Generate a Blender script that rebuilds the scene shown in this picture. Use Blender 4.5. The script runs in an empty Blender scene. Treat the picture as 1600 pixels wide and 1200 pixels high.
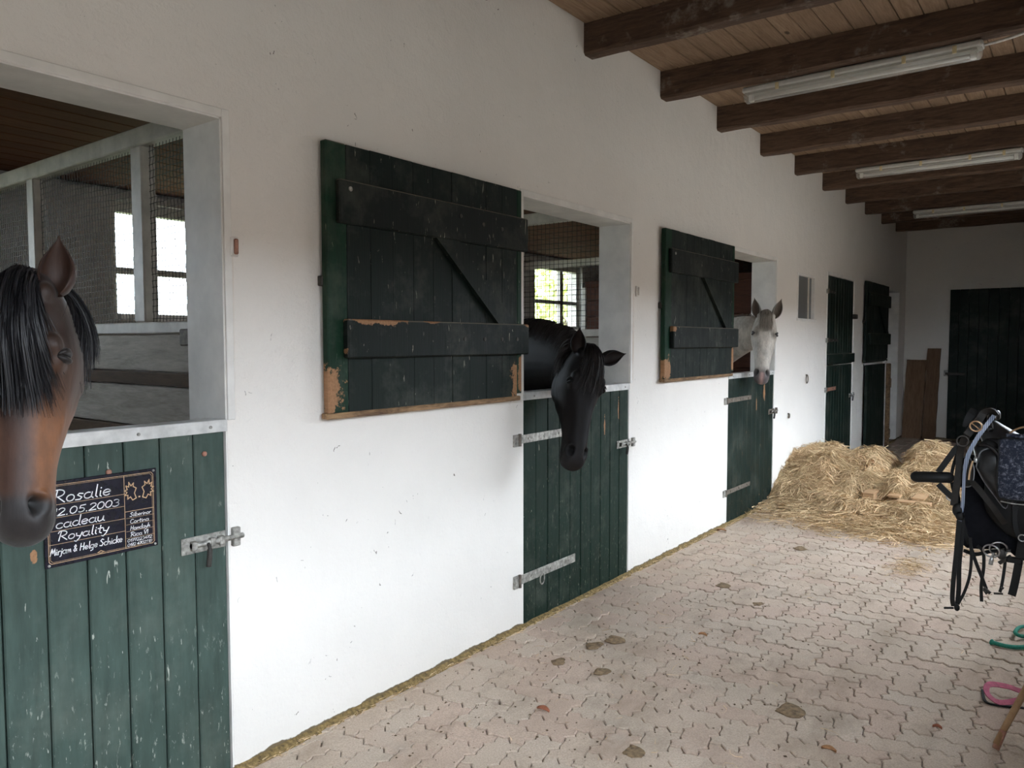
import bpy, bmesh, math, random
import numpy as np
from mathutils import Vector, Matrix

random.seed(7); rng = np.random.default_rng(7)
C = bpy.context.scene.collection
SC = bpy.context.scene
# ------------------------------------------------------------------ camera, sky, exposure
cam = bpy.data.cameras.new('camera'); co = bpy.data.objects.new('camera', cam); C.objects.link(co)
cam.sensor_width = 36; cam.lens = 1190.6 / 1600 * 36; cam.clip_start = .02; cam.clip_end = 300
_r = Vector((.79694929, .60404553, -.0009103)); _u = Vector((-.03240969, .04426456, .998494)); _f = Vector((-.60317613, .79571957, -.05485354))
co.matrix_world = Matrix(((_r.x, _u.x, -_f.x, 2.49208), (_r.y, _u.y, -_f.y, 0), (_r.z, _u.z, -_f.z, 1.6), (0, 0, 0, 1)))
SC.camera = co
CAM = Vector((2.49208, 0, 1.6))
w = bpy.data.worlds.new('overcast'); SC.world = w; w.use_nodes = True
bg = w.node_tree.nodes['Background']; bg.inputs[0].default_value = (.80, .895, 1.0, 1); bg.inputs[1].default_value = 6.0
SC.view_settings.view_transform = 'Standard'; SC.view_settings.look = 'None'
SC.view_settings.gamma = 1; SC.view_settings.use_curve_mapping = False
SC.view_settings.exposure = 1.18
try:
    SC.cycles.max_bounces = 8; SC.cycles.diffuse_bounces = 5; SC.cycles.transparent_max_bounces = 12
    SC.cycles.caustics_reflective = False; SC.cycles.caustics_refractive = False
except Exception: pass

# ------------------------------------------------------------------ helpers
class MB:
    """collects shapes, builds ONE mesh object"""
    def __init__(s): s.v = []; s.f = []; s.col = None
    def add(s, vs, fs):
        n = len(s.v); s.v += [tuple(a) for a in vs]; s.f += [tuple(i + n for i in f) for f in fs]; return s
    def box(s, x0, x1, y0, y1, z0, z1, c=0.0):
        if c <= 0:
            vs = [(x, y, z) for x in (x0, x1) for y in (y0, y1) for z in (z0, z1)]
            return s.add(vs, [(0, 1, 3, 2), (4, 6, 7, 5), (0, 4, 5, 1), (2, 3, 7, 6), (0, 2, 6, 4), (1, 5, 7, 3)])
        c = min(c, (x1 - x0) * .45, (y1 - y0) * .45, (z1 - z0) * .45)
        lo = (x0, y0, z0); hi = (x1, y1, z1); vs = []; idx = {}
        for cx in (0, 1):
            for cy in (0, 1):
                for cz in (0, 1):
                    k = (cx, cy, cz)
                    full = [hi[i] if k[i] else lo[i] for i in range(3)]
                    inn = [hi[i] - c if k[i] else lo[i] + c for i in range(3)]
                    for ax in range(3):
                        p = list(inn); p[ax] = full[ax]; idx[(k, ax)] = len(vs); vs.append(p)
        fs = []
        for ax in range(3):
            o = [i for i in range(3) if i != ax]
            for sd in (0, 1):
                q = []
                for a, b in ((0, 0), (1, 0), (1, 1), (0, 1)):
                    k = [0, 0, 0]; k[ax] = sd; k[o[0]] = a; k[o[1]] = b; q.append(idx[(tuple(k), ax)])
                fs.append(q)
        for ax in range(3):   # edges along ax
            o = [i for i in range(3) if i != ax]
            for a in (0, 1):
                for b in (0, 1):
                    k0 = [0, 0, 0]; k0[o[0]] = a; k0[o[1]] = b; k1 = list(k0); k1[ax] = 1
                    fs.append([idx[(tuple(k0), o[0])], idx[(tuple(k0), o[1])], idx[(tuple(k1), o[1])], idx[(tuple(k1), o[0])]])
        for k in [(a, b, d) for a in (0, 1) for b in (0, 1) for d in (0, 1)]:
            fs.append([idx[(k, 0)], idx[(k, 1)], idx[(k, 2)]])
        return s.add(vs, fs)
    def obox(s, p, ax, ay, az, c=0.0):
        """oriented box: centre p, half-extent vectors"""
        t = MB().box(-1, 1, -1, 1, -1, 1)
        if c: 
            lx, ly, lz = Vector(ax).length, Vector(ay).length, Vector(az).length
            t = MB().box(-lx, lx, -ly, ly, -lz, lz, c); vs = [Vector(p) + Vector(ax) / lx * v[0] + Vector(ay) / ly * v[1] + Vector(az) / lz * v[2] for v in t.v]
        else: vs = [Vector(p) + Vector(ax) * v[0] + Vector(ay) * v[1] + Vector(az) * v[2] for v in t.v]
        return s.add(vs, t.f)
    def loft(s, rings, cap=True, closed=True):
        n = len(rings[0]); vs = [p for r in rings for p in r]; fs = []
        for i in range(len(rings) - 1):
            for j in range(n if closed else n - 1):
                a = i * n + j; b = i * n + (j + 1) % n; fs.append((a, b, b + n, a + n))
        if cap and closed: fs.append(tuple(range(n))[::-1]); fs.append(tuple((len(rings) - 1) * n + j for j in range(n)))
        return s.add(vs, fs)
    def tube(s, pts, r, n=8, flat=1.0, up=None, cap=True):
        """tube along pts; r number or list; flat<1 makes a strap (thin along the up normal)"""
        pts = [Vector(p) for p in pts]; rings = []; prev = None
        if flat < 1 and up is not None: n = 4; s.flat = True; r = [q * 1.3 for q in r] if isinstance(r, (list, tuple)) else r * 1.3
        for i, p in enumerate(pts):
            t = (pts[min(i + 1, len(pts) - 1)] - pts[max(i - 1, 0)]).normalized()
            if up is not None: a = Vector(up) - t * t.dot(Vector(up))
            elif prev is None: a = t.orthogonal()
            else: a = prev - t * t.dot(prev)
            if a.length < 1e-6: a = t.orthogonal()
            a.normalize(); prev = a; b = t.cross(a)
            rr = r[i] if isinstance(r, (list, tuple)) else r
            rings.append([p + a * (math.cos(2 * math.pi * (k + .5) / n) * rr * flat) + b * (math.sin(2 * math.pi * (k + .5) / n) * rr) for k in range(n)])
        return s.loft(rings, cap)
    def ring(s, c, nrm, R, r, n=20, m=6, sx=1.0):
        nrm = Vector(nrm).normalized(); a = nrm.orthogonal().normalized(); b = nrm.cross(a)
        if abs(nrm.z) < .9: b = Vector((0, 0, 1)); b = (b - nrm * b.dot(nrm)).normalized(); a = b.cross(nrm)
        pts = [Vector(c) + a * math.cos(2 * math.pi * k / n) * R * sx + b * math.sin(2 * math.pi * k / n) * R for k in range(n)]
        rings = []
        for k in range(n):
            t = (pts[(k + 1) % n] - pts[k - 1]).normalized(); o = nrm; q = t.cross(o)
            rings.append([pts[k] + o * math.cos(2 * math.pi * j / m) * r + q * math.sin(2 * math.pi * j / m) * r for j in range(m)])
        rings.append(rings[0]); return s.loft(rings, cap=False)
    def ball(s, c, R, n=12, m=8, M=None):
        if not isinstance(R, (list, tuple)): R = (R, R, R)
        rings = []
        for i in range(1, m):
            th = math.pi * i / m
            rings.append([Vector((math.sin(th) * math.cos(2 * math.pi * j / n) * R[0], math.sin(th) * math.sin(2 * math.pi * j / n) * R[1], math.cos(th) * R[2])) for j in range(n)])
        if M is not None: rings = [[M @ p for p in r] for r in rings]
        rings = [[Vector(c) + p for p in r] for r in rings]
        return s.loft(rings[::-1] if False else rings, True)
    def cyl(s, p0, p1, r, n=12): return s.tube([p0, p1], r, n)
    def mesh(s, name, mt=None, smooth=False):
        me = bpy.data.meshes.new(name); me.from_pydata([tuple(v) for v in s.v], [], s.f); me.update()
        bm = bmesh.new(); bm.from_mesh(me); bmesh.ops.recalc_face_normals(bm, faces=bm.faces); bm.to_mesh(me); bm.free()
        if mt: me.materials.append(mt)
        if smooth: me.polygons.foreach_set('use_smooth', [True] * len(me.polygons))
        return me
    def build(s, name, mt, parent=None, smooth=False):
        return link(name, s.mesh(name, mt, smooth and not getattr(s, 'flat', False)), parent)

def link(name, me, parent=None):
    o = bpy.data.objects.new(name, me); C.objects.link(o)
    if parent is not None:
        o.parent = parent
        if parent.location.length > 0: o.matrix_parent_inverse = Matrix.Translation(-parent.location)
    return o
def tag(o, label=None, cat=None, group=None, kind=None):
    if label: o['label'] = label
    if cat: o['category'] = cat
    if group: o['group'] = group
    if kind: o['kind'] = kind
    return o
def empty(name, loc=(0, 0, 0)):
    o = bpy.data.objects.new(name, None); C.objects.link(o); o.location = loc; o.empty_display_size = .1
    return o
def thing(name, loc, label, cat, group=None, kind=None): return tag(empty(name, loc), label, cat, group, kind)
def smoothpath(pts, k=6):
    pts = [Vector(p) for p in pts]; out = []
    for i in range(len(pts) - 1):
        p0 = pts[max(i - 1, 0)]; p1 = pts[i]; p2 = pts[i + 1]; p3 = pts[min(i + 2, len(pts) - 1)]
        for j in range(k):
            t = j / k
            out.append(.5 * ((2 * p1) + (-p0 + p2) * t + (2 * p0 - 5 * p1 + 4 * p2 - p3) * t * t + (-p0 + 3 * p1 - 3 * p2 + p3) * t ** 3))
    out.append(pts[-1]); return out

# ------------------------------------------------------------------ materials
class NT:
    def __init__(s, name):
        s.m = bpy.data.materials.new(name); s.m.use_nodes = True; s.t = s.m.node_tree
        s.b = s.t.nodes['Principled BSDF']; s.out = s.t.nodes['Material Output']
    def n(s, ty, **k):
        nd = s.t.nodes.new(ty)
        for a, b in k.items(): setattr(nd, a, b)
        return nd
    def l(s, a, b): s.t.links.new(a, b); return b
    def pos(s, scale=(1, 1, 1), obj=False):
        tc = s.n('ShaderNodeTexCoord') if obj else s.n('ShaderNodeNewGeometry')
        mp = s.n('ShaderNodeMapping'); mp.inputs['Scale'].default_value = scale
        s.l(tc.outputs['Object' if obj else 'Position'], mp.inputs['Vector']); return mp.outputs[0]
    def noise(s, vec, scale, detail=4, rough=.6, dist=0):
        nd = s.n('ShaderNodeTexNoise'); nd.inputs['Scale'].default_value = scale; nd.inputs['Detail'].default_value = detail
        nd.inputs['Roughness'].default_value = rough; nd.inputs['Distortion'].default_value = dist
        s.l(vec, nd.inputs['Vector']); return nd.outputs['Fac']
    def ramp(s, fac, a, b, ca=(0, 0, 0, 1), cb=(1, 1, 1, 1)):
        nd = s.n('ShaderNodeValToRGB'); e = nd.color_ramp.elements
        e[0].position = a; e[1].position = b; e[0].color = ca; e[1].color = cb
        s.l(fac, nd.inputs[0]); return nd.outputs[0]
    def mix(s, fac, a, b, mode='MIX'):
        nd = s.n('ShaderNodeMix', data_type='RGBA', blend_type=mode)
        for v, i in ((fac, 0), (a, 6), (b, 7)):
            if isinstance(v, (int, float)): nd.inputs[i].default_value = v
            elif isinstance(v, tuple): nd.inputs[i].default_value = (v + (1,))[:4]
            else: s.l(v, nd.inputs[i])
        return nd.outputs[2]
    def math(s, op, a, b=0.0, clamp=False):
        nd = s.n('ShaderNodeMath', operation=op, use_clamp=clamp)
        for v, i in ((a, 0), (b, 1)):
            if isinstance(v, (int, float)): nd.inputs[i].default_value = v
            else: s.l(v, nd.inputs[i])
        return nd.outputs[0]
    def xyz(s):
        g = s.n('ShaderNodeNewGeometry'); sp = s.n('ShaderNodeSeparateXYZ'); s.l(g.outputs['Position'], sp.inputs[0]); return sp.outputs
    def bump(s, h, st=.3, d=.01):
        nd = s.n('ShaderNodeBump'); nd.inputs['Strength'].default_value = st; nd.inputs['Distance'].default_value = d
        s.l(h, nd.inputs['Height']); s.l(nd.outputs[0], s.b.inputs['Normal'])
    def fin(s, col, rough=.6, metal=0.0, spec=None):
        if isinstance(col, tuple): s.b.inputs['Base Color'].default_value = (col + (1,))[:4]
        else: s.l(col, s.b.inputs['Base Color'])
        if isinstance(rough, (int, float)): s.b.inputs['Roughness'].default_value = rough
        else: s.l(rough, s.b.inputs['Roughness'])
        s.b.inputs['Metallic'].default_value = metal
        if spec is not None: s.b.inputs['Specular IOR Level'].default_value = spec
        return s.m
    def patch(s, lst, nscale=14, amt=.9):
        """mask of worn patches: ellipsoids in place, ragged by noise"""
        x = s.xyz(); nz = s.noise(s.pos(), nscale, 5, .7); tot = None
        for (cy, cz, ry, rz) in lst:
            a = s.math('POWER', s.math('DIVIDE', s.math('SUBTRACT', x[1], cy), ry), 2.0)
            b = s.math('POWER', s.math('DIVIDE', s.math('SUBTRACT', x[2], cz), rz), 2.0)
            d = s.math('SUBTRACT', 1.0, s.math('SQRT', s.math('ADD', a, b)))
            tot = d if tot is None else s.math('MAXIMUM', tot, d)
        v = s.math('ADD', tot, s.math('MULTIPLY', s.math('SUBTRACT', nz, .5), amt * 2.6))
        return s.ramp(v, .22, .32)

def simple(name, col, rough=.6, metal=0., var=.25, nsc=30, bump=.2, bd=.004, spec=None):
    m = NT(name); nz = m.noise(m.pos(), nsc)
    c = m.mix(m.ramp(nz, .3, .7), tuple(x * (1 - var) for x in col), tuple(min(1, x * (1 + var)) for x in col))
    if bump: m.bump(nz, bump, bd)
    return m.fin(c, rough, metal, spec)

def plaster(name, base=(.80, .765, .715), dirt=True):
    m = NT(name); p = m.pos()
    big = m.noise(p, 1.3, 4); mid = m.noise(p, 9, 5, .55); fine = m.noise(p, 60, 4, .6)
    c = m.mix(m.ramp(big, .3, .75), tuple(x * .93 for x in base), base)
    # small dark chips, hoof and rub marks
    chip = m.noise(m.pos((1, 1, .8)), 34, 2, .5, 1.2); zone = m.noise(p, 3.1, 2)
    x = m.xyz()
    chipm = m.math('MULTIPLY', m.ramp(chip, .735, .755), m.ramp(zone, .45, .6))
    c = m.mix(chipm, c, (.20, .18, .155))
    if dirt:
        lowz = m.math('ADD', x[2], m.math('MULTIPLY', mid, -.05))
        c = m.mix(m.ramp(lowz, -.014, -.004, (1, 1, 1, 1), (0, 0, 0, 1)), c, (.16, .12, .07))
    # rust coloured runs beside the openings
    st = None
    for (cy, w_) in ((1.592, .022), (4.652, .022), (7.64, .02)):
        d = m.math('SUBTRACT', 1.0, m.math('DIVIDE', m.math('ABSOLUTE', m.math('SUBTRACT', x[1], cy)), w_))
        st = d if st is None else m.math('MAXIMUM', st, d)
    zr = m.math('MULTIPLY', m.ramp(x[2], .134, .15), 1.0)
    nst = m.noise(m.pos((8, 8, 1.2)), 3, 4)
    zband = m.math('MULTIPLY', m.math('GREATER_THAN', x[2], 1.34), m.math('LESS_THAN', x[2], 1.93))
    stm = m.math('MULTIPLY', m.math('MULTIPLY', m.ramp(st, 0, .8), m.ramp(nst, .42, .62)), m.math('MULTIPLY', zband, .6))
    c = m.mix(stm, c, (.42, .27, .13))
    h = m.math('ADD', m.math('MULTIPLY', mid, .8), m.math('MULTIPLY', fine, .25))
    m.bump(h, .55, .02)
    return m.fin(c, .85, 0, .25)
M_wall = plaster('white plaster')
M_reveal = plaster('reveal plaster', (.76, .69, .61), False)
M_endwall = plaster('end wall plaster', (.72, .69, .64))

def greenpaint(name, base, patches=None, light=(.40, .42, .36), flecks=.5, low=False):
    m = NT(name); oi = m.n('ShaderNodeObjectInfo')
    p = m.pos((1, 6, 1)); pz = m.pos((6, 7, 1.3))
    g = m.noise(p, 5, 5); grain = m.noise(m.pos((30, 30, 1.5)), 4, 4)
    c = m.mix(m.ramp(g, .3, .7), tuple(x * .72 for x in base), tuple(x * 1.25 for x in base))
    c = m.mix(m.math('MULTIPLY', oi.outputs['Random'], .3), c, tuple(x * 1.5 for x in base))
    dust = m.noise(m.pos(), 3.3, 5, .7)
    c = m.mix(m.math('MULTIPLY', m.ramp(dust, .5, .8), .22), c, (.22, .23, .19))
    sc = m.noise(pz, 9, 3, .6, .6); zone = m.noise(m.pos(), 3.7, 2)
    msk = m.math('MULTIPLY', m.ramp(sc, .68, .70), m.ramp(zone, .42, .58))
    if low:
        x = m.xyz(); lw = m.ramp(x[2], .0, .75, (1, 1, 1, 1), (0, 0, 0, 1)); sc2 = m.noise(m.pos((10, 11, 3)), 7, 4, .7, .4)
        msk = m.math('MAXIMUM', msk, m.math('MULTIPLY', m.ramp(sc2, .62, .68), lw))
    c = m.mix(m.math('MULTIPLY', msk, flecks), c, light)
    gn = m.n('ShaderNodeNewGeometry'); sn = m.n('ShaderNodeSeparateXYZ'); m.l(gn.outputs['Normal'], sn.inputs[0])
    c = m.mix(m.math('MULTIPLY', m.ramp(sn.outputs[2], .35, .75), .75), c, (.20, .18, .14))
    if patches:
        pm = m.patch(patches)
        wood = m.mix(m.noise(m.pos((1, 8, 8)), 12, 4), (.16, .075, .035), (.45, .25, .13))
        c = m.mix(pm, c, wood)
    m.bump(m.math('ADD', grain, m.math('MULTIPLY', msk, -.6)), .35, .004)
    return m.fin(c, m.ramp(g, .2, .9, (.48,) * 3 + (1,), (.72,) * 3 + (1,)), 0, .22)
GREEN = (.010, .030, .022)
M_door1 = greenpaint('worn sky-greyed green paint', (.044, .068, .057), [(.925, .965, .012, .03)], (.5, .52, .45), .75, True)  # base lightened and greyed for sky reflection; the flecks are scratches
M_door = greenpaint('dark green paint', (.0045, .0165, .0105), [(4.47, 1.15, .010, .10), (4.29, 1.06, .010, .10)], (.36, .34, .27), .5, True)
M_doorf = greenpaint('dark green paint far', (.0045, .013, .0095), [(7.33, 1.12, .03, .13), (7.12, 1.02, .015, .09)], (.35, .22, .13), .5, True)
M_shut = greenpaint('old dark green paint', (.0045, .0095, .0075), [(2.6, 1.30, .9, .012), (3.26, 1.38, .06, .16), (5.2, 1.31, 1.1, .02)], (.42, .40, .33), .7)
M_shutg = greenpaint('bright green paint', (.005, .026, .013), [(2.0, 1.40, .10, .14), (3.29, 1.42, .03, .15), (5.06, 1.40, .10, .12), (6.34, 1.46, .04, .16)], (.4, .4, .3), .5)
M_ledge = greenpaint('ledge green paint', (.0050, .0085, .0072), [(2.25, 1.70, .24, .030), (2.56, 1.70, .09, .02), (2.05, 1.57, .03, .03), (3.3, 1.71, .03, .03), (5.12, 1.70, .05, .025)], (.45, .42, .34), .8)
M_dark = greenpaint('blackish green paint', (.004, .011, .008), None, (.2, .2, .16), .3)  # near-black green coat with fewer, dimmer flecks

def wood(name, a, b, sc=(1, 1, 1), rough=.75, patch=None, knots=False):
    m = NT(name); oi = m.n('ShaderNodeObjectInfo')
    tc = m.n('ShaderNodeNewGeometry'); ad = m.n('ShaderNodeVectorMath', operation='ADD'); m.l(tc.outputs['Position'], ad.inputs[0])
    cb = m.n('ShaderNodeCombineXYZ'); m.l(m.math('MULTIPLY', oi.outputs['Random'], 37.0), cb.inputs[0]); m.l(m.math('MULTIPLY', oi.outputs['Random'], 91.0), cb.inputs[1]); m.l(cb.outputs[0], ad.inputs[1])
    mp = m.n('ShaderNodeMapping'); mp.inputs['Scale'].default_value = sc; m.l(ad.outputs[0], mp.inputs['Vector']); v = mp.outputs[0]
    g = m.noise(v, 6, 6, .65, .8); g2 = m.noise(v, 22, 3, .6, .3)
    f = m.math('ADD', m.math('MULTIPLY', g, .7), m.math('MULTIPLY', g2, .3))
    c = m.mix(m.ramp(f, .35, .66), a, b)
    c = m.mix(m.math('MULTIPLY', oi.outputs['Random'], .35), c, tuple(x * .6 for x in a))
    if knots:
        vo = m.n('ShaderNodeTexVoronoi'); mp2 = m.n('ShaderNodeMapping'); mp2.inputs['Scale'].default_value = (5, 2.2, 5); m.l(ad.outputs[0], mp2.inputs['Vector']); m.l(mp2.outputs[0], vo.inputs['Vector']); vo.inputs['Scale'].default_value = 1.0
        c = m.mix(m.ramp(vo.outputs['Distance'], .05, .09, (1, 1, 1, 1), (0, 0, 0, 1)), c, tuple(x * .35 for x in a))
    if patch:
        pn = m.noise(m.pos((1, 1, 1)), 2.1, 5, .7); pn2 = m.noise(m.pos(), 30, 4, .7)
        c = m.mix(m.math('MULTIPLY', m.ramp(pn, .58, .63), m.ramp(pn2, .35, .6)), c, patch)
    m.bump(f, .5, .006)
    return m.fin(c, rough, 0, .3)
M_board = wood('pine ceiling boards', (.20, .125, .075), (.36, .25, .165), (6, .5, 6), .7, None, True)
M_beam = wood('dark stained beam', (.050, .029, .019), (.165, .102, .068), (.6, 5, 5), .75, (.19, .155, .125))
M_stallceil = wood('stall ceiling boards', (.11, .040, .020), (.17, .065, .032), (5, .6, 5), .8)
M_plank = wood('old brown plank', (.12, .07, .042), (.22, .135, .085), (5, 5, .6), .85)
M_stallwood = wood('stall partition boards', (.36, .32, .265), (.64, .59, .52), (.7, 5, 5), .8)
M_brownrail = wood('brown rail', (.075, .045, .025), (.16, .10, .06), (.7, 5, 5), .8)
M_darkwood = wood('dark red boards', (.05, .018, .010), (.09, .032, .016), (.7, 5, 5), .8)
M_pallet = wood('pallet wood', (.42, .24, .12), (.62, .42, .24), (.8, 5, 5), .8)
M_handle = wood('broom handle wood', (.32, .18, .09), (.46, .29, .16), (5, 5, .8), .6)
M_whitepaint = simple('white frame paint', (.60, .555, .49), .55, var=.18, nsc=9)
M_frame = simple('white painted trim', (.74, .72, .68), .6, var=.10, nsc=7)
M_galv = simple('galvanised strip', (.56, .55, .52), .45, .35, .25, 18)
M_rust = simple('rusty iron', (.16, .135, .11), .7, .4, .5, 40)
M_zinc = simple('worn zinc hardware', (.34, .33, .30), .55, .5, .55, 45)
M_iron = simple('dark iron', (.05, .045, .04), .6, .4, .4, 40)
M_wire = simple('mesh wire', (.05, .045, .042), .6, .4, .3, 20)
M_screw = simple('rusty screw', (.34, .17, .12), .6, .3, .3, 60)

M_ground = simple('joint sand', (.20, .165, .13), .95, 0, .3, 60)
def paver_mat(name, attr):
    m = NT(name)
    if attr: a = m.n('ShaderNodeAttribute', attribute_name='rnd'); rnd = a.outputs['Fac']
    else: rnd = m.n('ShaderNodeObjectInfo').outputs['Random']
    p = m.pos(); g = m.noise(p, 150, 3, .7); b = m.noise(p, 1.6, 4, .6)
    c = m.mix(rnd, (.58, .465, .370), (.58, .485, .395))
    c = m.mix(m.ramp(m.math('FRACT', m.math('MULTIPLY', rnd, 7.3)), .55, .8), c, (.57, .435, .35))
    c = m.mix(m.math('MULTIPLY', m.ramp(g, .40, .66), .50), c, (.24, .185, .14))
    c = m.mix(m.math('MULTIPLY', m.ramp(m.noise(p, 230, 2), .62, .72), .6), c, (.58, .53, .47))
    c = m.mix(m.math('MULTIPLY', m.ramp(b, .40, .72), .45), c, (.30, .225, .165)); b2 = m.noise(m.pos((1, .45, 1)), 3.4, 5, .7); c = m.mix(m.math('MULTIPLY', m.ramp(b2, .50, .70), .45), c, (.20, .145, .10)); b3 = m.noise(m.pos(), 2.7, 4, .6); c = m.mix(m.math('MULTIPLY', m.ramp(b3, .58, .72), .35), c, (.50, .45, .385))
    st = m.noise(p, 5.5, 5, .65); c = m.mix(m.math('MULTIPLY', m.ramp(st, .64, .74), .6), c, (.15, .105, .065))
    m.bump(g, .35, .004); return m.fin(c, .88, 0, .25)
M_pav = paver_mat('concrete paver', False); M_pav2 = paver_mat('concrete paver far', True)

# ------------------------------------------------------------------ world outside
MB().box(2.98, 60, -40, 60, -.25, -.06).build('ground', simple('yard gravel', (.20, .18, .155), .95, var=.25, nsc=3))
tag(bpy.data.objects['ground'], 'grey gravel yard beyond the open side of the aisle', 'ground', kind='structure')
g2 = MB().box(-60, -3.7, -40, 60, -.25, -.05).build('meadow', simple('grass field', (.13, .14, .06), .95, var=.35, nsc=3)); tag(g2, 'green meadow seen through the stall windows', 'meadow', kind='structure')
tr_ = thing('tree', (-10.2, 19.2, 0), 'pale green leafy tree seen through the window behind the black horse', 'tree')
MB().tube([(-10.2, 19.2, -.1), (-10.1, 19.3, 1.6), (-10.3, 19.1, 3.2)], [.2, .15, .1], 10).build('trunk', simple('bark', (.12, .09, .06), .9), tr_, True)
_n = 1500; _d = rng.normal(size=(_n, 3)); _d /= np.linalg.norm(_d, axis=1)[:, None]; _c = np.array((-10.2, 19.2, 2.9)) + _d * (rng.random((_n, 1)) ** .4) * np.array((2.0, 2.0, 1.7)); _lb = MB()
for _p in _c:
    _a = Vector(rng.normal(size=3)).normalized() * .11; _b = _a.orthogonal().normalized() * .07; _p = Vector(_p); _lb.add([_p - _a, _p - _b, _p + _a, _p + _b], [(0, 1, 2, 3)])
_o = link('foliage', _lb.mesh('foliage', simple('pale leaves', (.62, .70, .24), .7, var=.3, nsc=2)), tr_); _o['kind'] = 'stuff'
# wall at the yard side: parapet with a long opening above it (never in view; lets the daylight in)
YR0, YR1 = -5.0, 14.2
yw = MB(); PX = 2.70
yw.box(PX, PX + .12, YR0, YR1, -.1, 1.10); yw.box(PX, PX + .12, YR0, YR1, 2.3, 3.7); yw.box(PX, PX + .12, 9.2, YR1, 1.0, 2.3); yw.box(PX, PX + .12, 2.3, 4.5, 1.0, 2.3); yw.box(PX, PX + .12, YR0, -2.0, 1.0, 2.3)
tag(yw.build('wall_right', M_wall), 'low white wall of the open yard side', 'wall', kind='structure')
yh = MB().box(15, 22, -30, 34, -.1, 3.6).build('yard_blocker', simple('dark blocker', (.16, .12, .10), .9)); tag(yh, 'unseen added building across the yard', 'blocker', kind='structure')  # added out of view to block sky light near the horizon
yb = MB().box(0, 3.0, YR0 - .2, YR0, -.1, 3.7).build('wall_back', M_wall); tag(yb, 'white wall behind the viewer', 'wall', kind='structure')

# ------------------------------------------------------------------ left wall with its openings
TH = .24; ZD = 1.318; ZO = 2.40; ZT = 3.66
OPEN = [(.345, 1.573), (3.387, 4.612), (6.39, 7.60), (9.455, 10.72), (12.66, 13.66)]
wl = MB(); ys = YR0
for (a, b) in OPEN:
    wl_y0 = ys
    if abs(a - 9.455) < .01:   # the bay that holds the small window
        wl.box(-TH, 0, ys, 8.29, -.1, ZO); wl.box(-TH, 0, 8.93, a, -.1, ZO); wl.box(-TH, 0, 8.29, 8.93, -.1, 1.845); wl.box(-TH, 0, 8.29, 8.93, 2.335, ZO)
    else: wl.box(-TH, 0, ys, a, -.1, ZO)
    ys = b
wl.box(-TH, 0, ys, YR1 + .2, -.1, ZO); wl.box(-TH, 0, YR0, YR1 + .2, ZO, ZT)
wall = tag(wl.build('wall_left', M_wall), 'long white plastered wall with stable openings', 'wall', kind='structure')
ew = tag(MB().box(0, 3.0, YR1, YR1 + .2, -.1, ZT).build('wall_end', M_endwall), 'white plastered end wall of the aisle', 'wall', kind='structure')
# raised white rims of the openings
for k, (a, b) in enumerate(OPEN):
    t = MB(); wr = .030; d = .007
    if k == 0: a0 = a
    t.box(-.001, d, b, b + wr, ZD if k < 3 else 0.02, ZO + wr, .002); t.box(-.001, d, a - wr, a, ZD if k < 3 else .02, ZO + wr, .002)
    t.box(-.001, d, a, b, ZO, ZO + wr, .002)
    t.box(-TH - .001, -.001, b - .006, b + .001, .0, ZO, 0); t.box(-TH - .001, -.001, a - .001, a + .006, .0, ZO, 0); t.box(-TH - .001, -.001, a, b, ZO - .006, ZO + .001, 0)
    tag(t.build('trim_%d' % (k + 1), M_frame), 'white painted rim around the %s stable opening' % ['nearest', 'second', 'third', 'fourth', 'last'][k], 'trim', kind='structure')

# ------------------------------------------------------------------ stalls behind the wall
XB = -3.3
sw = MB()
for (a, b) in ((YR0, -.3), (1.3, 2.74), (4.4, 5.55), (7.2, 8.14), (9.3, 14.4)): sw.box(XB - .25, XB, a, b, -.1, 2.72)
for (a, b) in ((-.3, 1.3), (2.74, 4.4), (5.55, 7.2), (8.14, 9.3)): sw.box(XB - .25, XB, a, b, -.1, 1.76); sw.box(XB - .25, XB, a, b, 2.66, 2.72)
tag(sw.build('wall_stalls', plaster('stall plaster', (.62, .59, .54), False)), 'dull white back wall of the stalls', 'wall', kind='structure')
tag(MB().box(XB - .25, -TH, YR0, 14.4, -.12, .0).build('floor_stalls', simple('straw bedding', (.50, .40, .24), .95, var=.4, nsc=25)), 'strawed floor inside the stalls', 'floor', kind='structure')
cs = tag(MB().box(XB - .3, -TH, YR0, 14.4, 2.78, 2.85).build('ceiling_stalls', M_darkwood), 'dark ceiling above the stalls', 'ceiling', kind='structure')
me = MB().box(0, .16, YR0, 14.4, 2.752, 2.78, .004).mesh('ceiling_board', M_stallceil)
for i in range(18):
    o = link('board', me, cs); o.location.x = XB - .02 + i * .17
MB().box(XB - .3, -.1, YR0 - .2, 14.5, 3.66, 3.75).build('blackout', M_iron); tag(bpy.data.objects['blackout'], 'roof deck added unseen above the stalls', 'blackout', kind='structure')  # unseen cover added to stop daylight leaking in from above
mm = MB(); mm.box(XB - .3, XB - .2, YR0, 14.4, 2.7, 3.7); mm.box(XB - .3, -TH, 14.35, 14.45, 0, 3.7); mm.box(XB - .3, 0, YR0 - .12, YR0, 0, 3.7)
tag(mm.build('wall_gable', M_wall), 'outer gable wall of the stalls', 'wall', kind='structure')

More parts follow.
